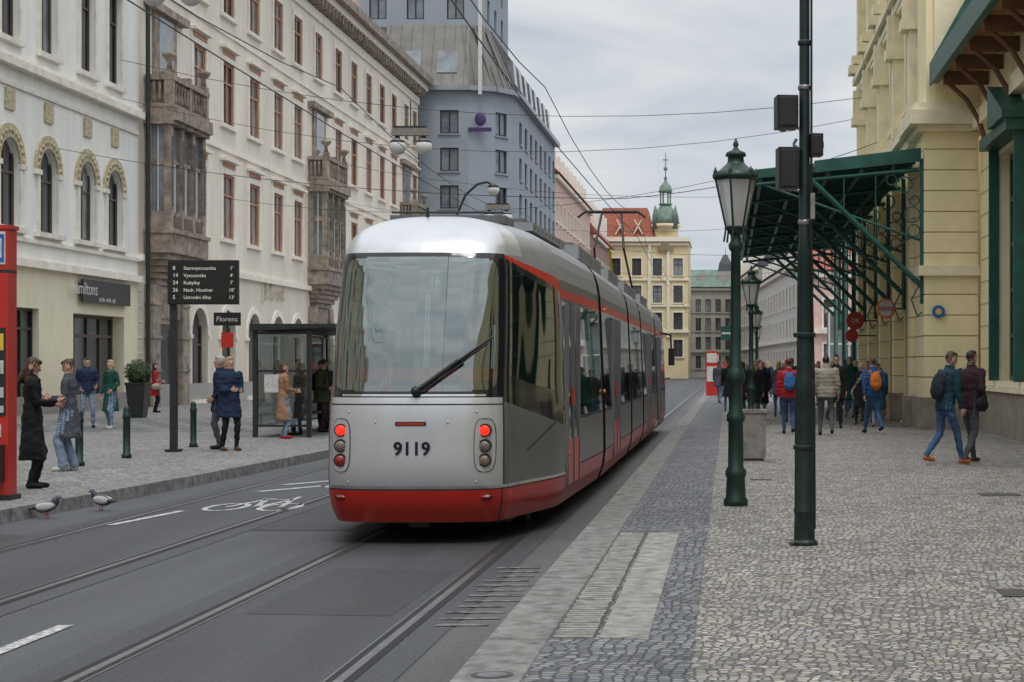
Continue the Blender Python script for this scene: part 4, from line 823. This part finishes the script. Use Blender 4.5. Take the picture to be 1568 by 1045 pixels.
# ------------------------------------------------------------------ PEOPLE
skin=mat('skin',(.52,.31,.23),.55,var=.06); lip=mat('lips',(.35,.10,.09),.5); eyew=mat('eye_white',(.6,.6,.58),.3); eyed=mat('eye_dark',(.02,.015,.01),.3)
CL={}
def cloth(col,r=.85,b=.5):
    k='cloth_%02d'%len(CL)
    key=(col,r)
    if key not in CL: CL[key]=mat(k,col,r,0,.22,7,b,28,spec=.25)
    return CL[key]
def ik(a,c,l1,l2,h):
    v=c-a; d=v.length; m=l1+l2-.004
    if d>m: c=a+v*(m/d); v=c-a; d=m
    dn=v/d; x=(l1*l1-l2*l2+d*d)/(2*d); hh=math.sqrt(max(0,l1*l1-x*x)); hp=h-dn*h.dot(dn); hp.normalize()
    return a+dn*x+hp*hh,c
def person(x,y,h=1.75,yaw=0,top=None,leg=None,shoe=None,hair=None,hairstyle='short',coat=0,puff=.0,feet=((-.1,0,0),(.1,0,0)),hands=((-.24,.05,.86),(.24,.05,.86)),lean=0,bag=None,bagm=None,wide=0,sk=None,headyaw=0,nod=0,fem=False,phone=None,vox=.018,scarf=None,name='pedestrian',zb=.152,coatm=None):
    sk=sk or skin; L={'top':top,'leg':leg,'shoe':shoe or cloth((.03,.025,.02),.5),'skin':sk,'hair':hair,'bag':bagm or top,'scarf':scarf or top,'coat':coatm or top}
    vs=[];fs=[];lab=[]
    def ln(p):
        p=V(p)
        if p.z>.9: p.y+=lean*(p.z-.9)
        return p
    def loft(rings,l):
        n=14;o=len(vs)
        for c,u,w in rings:
            for i in range(n):
                t=2*math.pi*i/n; vs.append(c+u*math.cos(t)+w*math.sin(t)); lab.append(l)
        for k in range(len(rings)-1):
            for i in range(n): j=(i+1)%n; fs.append([o+k*n+i,o+k*n+j,o+(k+1)*n+j,o+(k+1)*n+i])
        fs.append([o+i for i in range(n)][::-1]); fs.append([o+(len(rings)-1)*n+i for i in range(n)])
    def limb(a,b,ra,rb,l,flat=1.0):
        d=(b-a); Ln=d.length; d.normalize(); u=d.cross(V((0,1,0)) if abs(d.y)<.9 else V((1,0,0))).normalized(); w=d.cross(u)
        R_=[(a-d*ra*.95,u*ra*.25,w*ra*.25),(a-d*ra*.6,u*ra*.8,w*ra*.8)]
        K=max(2,int(Ln/.04))
        for i in range(K+1): t=i/K; r=ra+(rb-ra)*t; R_.append((a.lerp(b,t),u*r*flat,w*r))
        R_+=[(b+d*rb*.6,u*rb*.8,w*rb*.8),(b+d*rb*.95,u*rb*.25,w*rb*.25)]
        loft(R_,l)
    def ell(c,r,l,rot=None):
        R_=[]
        for j in range(1,12):
            ph=math.pi*j/12; u=V((r[0]*math.sin(ph),0,0)); w=V((0,r[1]*math.sin(ph),0)); cc=V((0,0,-r[2]*math.cos(ph)))
            if rot is not None: u=rot@u;w=rot@w;cc=rot@cc
            R_.append((V(c)+cc,u,w))
        loft(R_,l)
    sw=.185 if not fem else .165
    X=lambda r:V((r,0,0)); Yv=lambda r:V((0,r,0))
    hem=.84
    tor=[(hem,.158,.115),(.95,.165,.122),(1.05,.152,.112),(1.12,.146 if not fem else .13,.106),(1.22,.158 if not fem else .142,.115),(1.32,.175 if not fem else .155,.122),(1.40,.18 if not fem else .158,.112),(1.45,.15,.095),(1.49,.085,.075),(1.52,.06,.06)]
    R_=[]
    for a,b in zip(tor[:-1],tor[1:]):
        for k in range(3): t=k/3; z=a[0]+(b[0]-a[0])*t; p=puff if z<1.44 else puff*.4; R_.append((ln((0,0,z)),X(a[1]+(b[1]-a[1])*t+p),Yv(a[2]+(b[2]-a[2])*t+p)))
    loft(R_,'top')
    loft([(V((0,0,z)),X(rx),Yv(ry)) for z,rx,ry in ((.78,.12,.09),(.82,.15,.11),(.88,.155,.112),(.93,.15,.11),(.97,.12,.09))],'leg')
    if coat:
        K=14;R_=[]
        my=(feet[0][1]+feet[1][1])/2*.4; spread=abs(feet[0][1]-feet[1][1])*.3
        for i in range(K+1):
            t=i/K; z=coat+(1.12-coat)*t; k=1-t; R_.append((ln((0,my*k,z)),X(.15+.055*k+puff),Yv(.115+.05*k+puff+spread*k)))
        loft(R_,'coat')
    for sd,ft in ((-1,feet[0]),(1,feet[1])):
        hip=V((sd*.088,0,.90)); an=V((ft[0],ft[1],.085+ft[2])); kn,an=ik(hip,an,.425,.42,V((sd*.05,1,0)))
        limb(hip,kn,.085,.062+wide*.4,'leg'); limb(kn,an+V((0,0,.0)),.062+wide*.6,.043+wide,'leg')
        pitch=ft[2]*2.2 if len(ft)<4 else ft[3]
        rot=Matrix.Rotation(-pitch,3,'X')
        limb(an+rot@V((0,-.02,-.045)),an+rot@V((0,.15,-.055)),.042,.034,'shoe',1.05)
    W_=[]
    for sd,ht in ((-1,hands[0]),(1,hands[1])):
        sh=ln((sd*(sw+puff*.4),0,1.415)); tg=ln(ht); el,wr_=ik(sh,tg,.28,.25,V((sd*.35,-1,-.15)))
        limb(sh,el,.058+puff*.6,.046+puff*.6,'top'); limb(el,wr_,.045+puff*.6,.034+puff*.3,'top'); W_.append((el,wr_,sd))
    hc=ln((0,.01,1.635)); Rh=(Matrix.Rotation(headyaw,3,'Z')@Matrix.Rotation(-nod,3,'X')); H=lambda p:hc+Rh@V(p)
    limb(ln((0,0,1.46)),ln((0,.005,1.57)),.056 if not fem else .047,.052 if not fem else .045,'skin')
    limb(ln((0,0,1.47)),ln((0,0,1.52)),.075+puff*.5,.066+puff*.5,'scarf' if scarf else 'top')
    ell(hc,(.073,.09,.112),'skin',Rh); ell(H((0,.025,-.045)),(.056,.062,.066),'skin',Rh)
    ell(H((0,.102,-.012)),(.013,.02,.026),'skin',Rh); ell(H((0,.083,-.088)),(.024,.018,.018),'skin',Rh); ell(H((0,.083,.018)),(.05,.012,.01),'skin',Rh)
    for sd in (-1,1): ell(H((sd*.076,-.005,-.01)),(.012,.02,.032),'skin',Rh)
    ell(H((0,-.022,.032)),(.082,.092,.096),'hair',Rh); ell(H((0,.03,.085)),(.062,.06,.035),'hair',Rh)
    if hairstyle in('long',): 
        ell(H((0,-.055,-.07)),(.085,.055,.14),'hair',Rh); ell(H((0,-.07,-.2)),(.08,.045,.14),'hair',Rh)
        for sd in (-1,1): ell(H((sd*.07,.0,-.10)),(.022,.035,.13),'hair',Rh)
    if hairstyle=='bob': ell(H((0,-.04,-.05)),(.092,.07,.09),'hair',Rh)
    if hairstyle=='bun': ell(H((0,-.10,.07)),(.035,.035,.035),'hair',Rh)
    if hairstyle=='cap': ell(H((0,-.0,.055)),(.088,.1,.07),'scarf',Rh)
    if bag=='back':
        rt=Matrix.Rotation(-lean,3,'X')
        for dz,rx,ry,rz in ((0,.14,.075,.2),(-.07,.145,.085,.14),(.0,.12,.085,.22)): ell(ln((0,-.17-puff,1.22+dz)),(rx,ry,rz),'bag',rt)
        for sd in(-1,1): limb(ln((sd*.1,-.1-puff,1.42)),ln((sd*.11,.1+puff,1.38)),.02,.02,'bag'); limb(ln((sd*.11,.11+puff,1.38)),ln((sd*.14,.09+puff,1.12)),.018,.018,'bag')
    if bag in('side','sideL'):
        sd=1 if bag=='side' else -1
        ell(ln((sd*.25,-.03,.92)),(.06,.15,.12),'bag'); 
        for k in range(6):
            a=ln((-sd*.1+sd*.33*k/6,.10+puff if k<4 else .05,1.47-.45*k/6)); b=ln((-sd*.1+sd*.33*(k+1)/6,.10+puff if k<3 else .05,1.47-.45*(k+1)/6)); limb(a,b,.014,.014,'bag')
    me=bpy.data.meshes.new('t'); me.from_pydata([tuple(v) for v in vs],[],fs); me.update()
    ob=bpy.data.objects.new('t',me); sc.collection.objects.link(ob)
    r=ob.modifiers.new('r','REMESH'); r.mode='VOXEL'; r.voxel_size=vox
    s_=ob.modifiers.new('s','SMOOTH'); s_.iterations=3; s_.factor=.45
    dg=C.evaluated_depsgraph_get(); m2=bpy.data.meshes.new_from_object(ob.evaluated_get(dg)); bpy.data.objects.remove(ob)
    kd=kdtree.KDTree(len(vs))
    for i,v in enumerate(vs): kd.insert(v,i)
    kd.balance()
    mb=MB(); co=[v.co.copy() for v in m2.vertices]; nm=[v.normal.copy() for v in m2.vertices]
    seed=V((x*3.1,y*1.7,0))
    out=[]
    for c_,n_ in zip(co,nm):
        l=lab[kd.find(c_)[1]]
        if l in('top','leg','coat','bag'):
            d=noise.noise(V((c_.x*9,c_.y*9,c_.z*14))+seed)*.013+noise.noise(V((c_.x*22,c_.y*22,c_.z*30))+seed)*.006
            if puff>.02 and l=='top': d+=abs(math.sin(c_.z*38))*.008-.003
            c_=c_+n_*d
        out.append(tuple(c_))
    mb.v=out
    for p in m2.polygons:
        l=lab[kd.find(p.center)[1]]; mb.f.append(list(p.vertices)); mb.m.append(mb.mi(L[l])); mb.sm.append(True)
    for sd in (-1,1):
        mb.ball(H((sd*.030,.083,.002)),(.0125,.007,.0075),eyew,8,6,Rh.to_4x4()); mb.ball(H((sd*.030,.0885,.002)),(.006,.004,.006),eyed,8,6,Rh.to_4x4()); mb.ball(H((sd*.031,.088,.021)),(.019,.006,.004),L['hair'],8,5,Rh.to_4x4())
    mb.ball(H((0,.094,-.053)),(.021,.007,.0065),lip,10,6,Rh.to_4x4())
    for el,wr_,sd in W_:
        d=(wr_-el).normalized(); 
        inn=V((-sd,0,0)); inn=(inn-d*inn.dot(d)).normalized(); sidev=d.cross(inn).normalized()
        if sidev.y<0: sidev=-sidev
        if abs(d.z)<.5: sidev=V((0,0,1))-d*d.z; sidev.normalize()
        base=wr_+d*.02
        n=10
        pr=[(0,.022,.018),(.03,.032,.017),(.06,.038,.015),(.085,.036,.012),(.092,.028,.008)]
        pv=[];pf=[]
        for q,a,b in pr:
            for i in range(n): t=2*math.pi*i/n; pv.append(base+d*q+sidev*a*math.cos(t)+inn*b*math.sin(t))
        for k in range(len(pr)-1):
            for i in range(n): j=(i+1)%n; pf.append([k*n+i,k*n+j,(k+1)*n+j,(k+1)*n+i])
        pf.append(list(range(n))); pf.append([(len(pr)-1)*n+i for i in range(n)])
        mb.add(pv,pf,sk,True)
        for q,ln_ in ((.027,.07),(.009,.078),(-.009,.073),(-.026,.058)):
            a=base+d*.082+sidev*q; b=a+(d*.9+inn*.35).normalized()*ln_*.5; c=b+(d*.55+inn*.8).normalized()*ln_*.35; e=c+(d*.1+inn*1).normalized()*ln_*.25
            mb.cyl(a,b,.0095,.0085,sk,6,False); mb.cyl(b,c,.0085,.0075,sk,6,False); mb.cyl(c,e,.0075,.006,sk,6); mb.ball(b,.0086,sk,6,4); mb.ball(c,.0076,sk,6,4)
        a=base+d*.03+sidev*.03; b=a+(d*.6+sidev*.8).normalized()*.04; c=b+(d*.9+sidev*.1+inn*.4).normalized()*.032
        mb.cyl(a,b,.0125,.010,sk,6,False); mb.cyl(b,c,.010,.0075,sk,6); mb.ball(b,.0102,sk,6,4)
    if phone:
        el,wr_,sd=W_[1 if phone>0 else 0]; d=(wr_-el).normalized(); p=wr_+d*.13+V((-.0,0,.02))
        mb.box(-.037,.037,-.075,.075,-.005,.005,blk,Matrix.Translation(p)@Matrix.Rotation(.7,4,'X'))
    S=h/1.75; ob=mb.build(name); bpy.data.meshes.remove(m2)
    ob.scale=(S,S,S); ob.location=(x,y,zb); ob.rotation_euler=(0,0,yaw)
    return ob
navy=cloth((.018,.032,.07)); blackc=cloth((.014,.014,.017)); greyc=cloth((.075,.08,.10)); jeans=cloth((.05,.10,.20)); ljeans=cloth((.20,.27,.36)); dkgreen=cloth((.015,.07,.055)); blond=mat('hair_blond',(.42,.29,.15),.6,bump=.4,bscale=60); brownh=mat('hair_brown',(.05,.025,.014),.5,bump=.4,bscale=60); darkh=mat('hair_dark',(.015,.011,.009),.5,bump=.4,bscale=60); greyh=mat('hair_grey',(.4,.38,.35),.6)
tan=cloth((.34,.20,.11)); redc=cloth((.42,.02,.025)); olive=cloth((.055,.065,.028)); beige=cloth((.34,.30,.25)); greyt=cloth((.09,.095,.105)); bluec=cloth((.03,.08,.20)); teal=cloth((.014,.045,.065)); orshoe=mat('orange_shoe',(.42,.14,.03),.5); whsh=mat('white_shoe',(.5,.5,.5),.5); maroon=cloth((.045,.022,.028)); orangec=cloth((.55,.16,.03)); bagk=cloth((.02,.025,.035)); bluebag=cloth((.04,.14,.36)); bshoe=mat('brown_shoe',(.12,.05,.02),.5)
rd=math.radians
ph=((-.1,.27,1.12),(.07,.30,1.17))
person(-9.08,23.4,1.70,rd(-75),blackc,blackc,blackc,brownh,'long',coat=.38,fem=True,hands=ph,phone=1,nod=.45,vox=.014,feet=((-.09,.03,0),(.09,-.02,0)),bag='sideL',bagm=bagk)
person(-10.0,27.2,1.69,rd(95),greyc,ljeans,whsh,brownh,'bun',coat=.52,fem=True,hands=((-.12,.25,1.1),(.08,.27,1.15)),phone=-1,nod=.4,vox=.014,wide=.03,feet=((-.09,.06,0),(.09,-.06,0)))
person(-16.45,46,1.8,rd(-150),navy,ljeans,blackc,darkh,'short',puff=.02,hands=((-.2,.2,1.05),(.2,.15,1.0)),feet=((-.14,.05,0),(.14,-.03,0)))
person(-15.6,45.3,1.74,rd(160),dkgreen,ljeans,whsh,blond,'bob',coat=.45,fem=True,hands=((-.2,.18,1.0),(.22,.08,.9)),scarf=cloth((.35,.3,.2)),feet=((-.12,.1,0),(.1,-.1,0)))
person(-19.5,61,1.68,rd(-60),redc,blackc,blackc,darkh,'long',coat=.6,fem=True,bag='side',bagm=beige,hands=((-.12,.24,1.1),(.2,.1,.95)))
person(-9.72,34.3,1.78,rd(110),navy,greyt,blackc,greyh,'short',puff=.015,coat=.7,hands=((-.2,.12,.98),(.2,.12,.98)),vox=.016)
person(-9.38,33.7,1.76,rd(-140),navy,blackc,bshoe,blond,'bob',coat=.62,puff=.03,hands=((-.12,.26,1.12),(.1,.27,1.14)),vox=.015,feet=((-.11,.08,0),(.1,-.08,0)))
person(-9.72,39.2,1.66,rd(-60),tan,ljeans,redc,brownh,'bob',coat=.42,puff=.01,fem=True,hands=((-.14,.24,1.1),(.1,.26,1.1)))
person(-9.75,43,1.72,rd(-100),olive,maroon,blackc,darkh,'cap',puff=.035,hands=((-.1,.3,1.2),(.16,.22,1.08)),bag='back',bagm=blackc,coat=.72)
person(-10.1,44.8,1.75,rd(180),greyt,blackc,blackc,brownh,'short')
person(-9.9,41.2,1.74,rd(150),greyc,blackc,blackc,darkh,'short',puff=.02,hands=((-.12,.25,1.1),(.1,.26,1.1)))
person(-9.25,44.6,1.7,rd(-90),navy,greyt,blackc,darkh,'bob',puff=.02,coat=.6)
person(3.48,28.9,1.82,rd(-60),teal,jeans,orshoe,brownh,'short',lean=.16,bag='back',bagm=bagk,hands=((-.2,.22,.98),(.24,.14,.9)),feet=((-.08,-.30,.07),(.08,.26,0)),nod=.25,vox=.014,puff=.02)
person(3.93,29.3,1.84,rd(-40),maroon,greyt,bshoe,darkh,'short',lean=.08,bag='side',bagm=bagk,hands=((-.24,.2,.95),(.22,.1,.95)),feet=((-.09,.26,0),(.09,-.26,.05)),vox=.014,puff=.02)
person(2.22,41,1.82,rd(-3),beige,greyt,blackc,darkh,'short',hands=((-.27,.1,.88),(.27,.1,.88)),feet=((-.13,.1,0),(.13,-.16,.05)),puff=.045,lean=.03)
person(2.75,46,1.88,rd(180),blackc,blackc,blackc,darkh,'short',puff=.02,feet=((-.1,.15,0),(.1,-.15,.04)),coat=.7)
person(3.38,42,1.78,rd(15),bluec,jeans,blackc,brownh,'short',lean=.05,hands=((-.25,-.1,.9),(.25,.2,.95)),feet=((-.1,.28,0),(.1,-.30,.10)),puff=.03,bag='back',bagm=orangec)
person(1.40,42,1.76,rd(5),redc,jeans,blackc,darkh,'cap',bag='back',bagm=bluebag,puff=.03,scarf=cloth((.3,.02,.03)),feet=((-.09,.12,0),(.09,-.12,.04)))
person(.72,49,1.74,rd(170),blackc,greyt,blackc,brownh,'cap',puff=.04,scarf=cloth((.5,.45,.1)),feet=((-.09,.1,0),(.09,-.12,.03)),coat=.6)
cols=[navy,blackc,greyc,redc,olive,bluec,teal,blackc,dkgreen,beige,blackc,navy,greyt]
crowd=[(.3,58),(1.0,60),(1.55,56),(2.0,64),(2.6,60),(.55,68),(1.4,72),(2.3,75),(3.7,55),(4.1,58),(3.3,66),(.1,80),(.9,84),(1.9,88),(3.0,86),(-.4,76),(3.9,50.5),(2.9,95),(.4,100),(1.5,104),
 (.95,52.5),(1.75,50.5),(3.0,52),(3.55,48),(4.3,53.5),(4.0,62),(3.1,57.5),(.0,63),(2.75,69),(-.2,90),(.2,108),(3.5,72),(3.85,46.5),(.35,53.5)]
for i,(x_,y_) in enumerate(crowd):
    a=random.uniform(.1,.28)*random.choice((-1,1))
    person(x_,y_,random.uniform(1.64,1.88),rd(random.choice((0,180))+random.uniform(-25,25)),cols[i%13],random.choice((blackc,jeans,greyt,ljeans)),None,random.choice((brownh,darkh,blond,greyh)),random.choice(('short','bob','cap','long')),coat=random.choice((0,.6,.7,.5)),puff=random.choice((.01,.035)),feet=((-.1,a,0),(.1,-a,.03)),bag=random.choice((None,'back','side')),bagm=random.choice(cols),vox=.026)
for i,(x_,y_) in enumerate([(-9.6,52),(-10.3,55),(-9.2,58),(-14,60),(-9.4,46.5)]):
    person(x_,y_,random.uniform(1.62,1.82),rd(random.uniform(0,360)),cols[i+2],jeans,None,brownh,'short',puff=.02,vox=.026)
# ------------------------------------------------------------------ world, sun, camera
w=bpy.data.worlds.new('World'); sc.world=w; w.use_nodes=True; nt=w.node_tree; N=nt.nodes; L=nt.links
bg=N['Background']; sky=N.new('ShaderNodeTexSky'); sky.sky_type='NISHITA'; sky.sun_disc=False; EL,AZ=64,165
sky.sun_elevation=rd(EL); sky.sun_rotation=rd(AZ); L.new(sky.outputs[0],bg.inputs[0]); bg.inputs[1].default_value=.06
tc=N.new('ShaderNodeTexCoord'); mp=N.new('ShaderNodeMapping'); mp.inputs['Scale'].default_value=(2.2,2.2,9); L.new(tc.outputs['Generated'],mp.inputs[0])
n1=N.new('ShaderNodeTexNoise'); n1.inputs['Scale'].default_value=2.4; n1.inputs['Detail'].default_value=8; n1.inputs['Roughness'].default_value=.52; n1.inputs['Distortion'].default_value=.4; L.new(mp.outputs[0],n1.inputs[0])
cr=N.new('ShaderNodeValToRGB'); e=cr.color_ramp.elements; e[0].position=.32; e[0].color=(.60,.665,.75,1); e[1].position=.62; e[1].color=(.90,.915,.935,1); L.new(n1.outputs['Fac'],cr.inputs[0])
sx=N.new('ShaderNodeSeparateXYZ'); L.new(tc.outputs['Generated'],sx.inputs[0])
mr=N.new('ShaderNodeMapRange'); mr.inputs['From Min'].default_value=.2; mr.inputs['From Max'].default_value=.9; mr.inputs['To Min'].default_value=.88; mr.inputs['To Max'].default_value=2.0; L.new(sx.outputs[2],mr.inputs[0])
bg2=N.new('ShaderNodeBackground'); L.new(cr.outputs[0],bg2.inputs[0]); L.new(mr.outputs[0],bg2.inputs[1])
mx=N.new('ShaderNodeMixShader'); mx.inputs[0].default_value=.93; L.new(bg.outputs[0],mx.inputs[1]); L.new(bg2.outputs[0],mx.inputs[2]); L.new(mx.outputs[0],N['World Output'].inputs[0])
sd_=bpy.data.lights.new('sun','SUN'); sd_.energy=1.1; sd_.angle=rd(16); sd_.color=(1,.96,.9); so=bpy.data.objects.new('sun',sd_); sc.collection.objects.link(so)
az=rd(AZ); dirv=V((math.sin(az)*math.cos(rd(EL)),math.cos(az)*math.cos(rd(EL)),math.sin(rd(EL)))); so.rotation_euler=dirv.to_track_quat('Z','Y').to_euler()
cam=bpy.data.cameras.new('camera'); co_=bpy.data.objects.new('camera',cam); sc.collection.objects.link(co_); sc.camera=co_
co_.location=(0,0,1.75); co_.rotation_euler=(math.pi/2,0,0); cam.sensor_width=36; cam.lens=63.1; cam.shift_x=-.2117; cam.shift_y=.0239; cam.clip_end=4000
sc.view_settings.view_transform='Standard'; sc.view_settings.look='None'; sc.view_settings.exposure=0
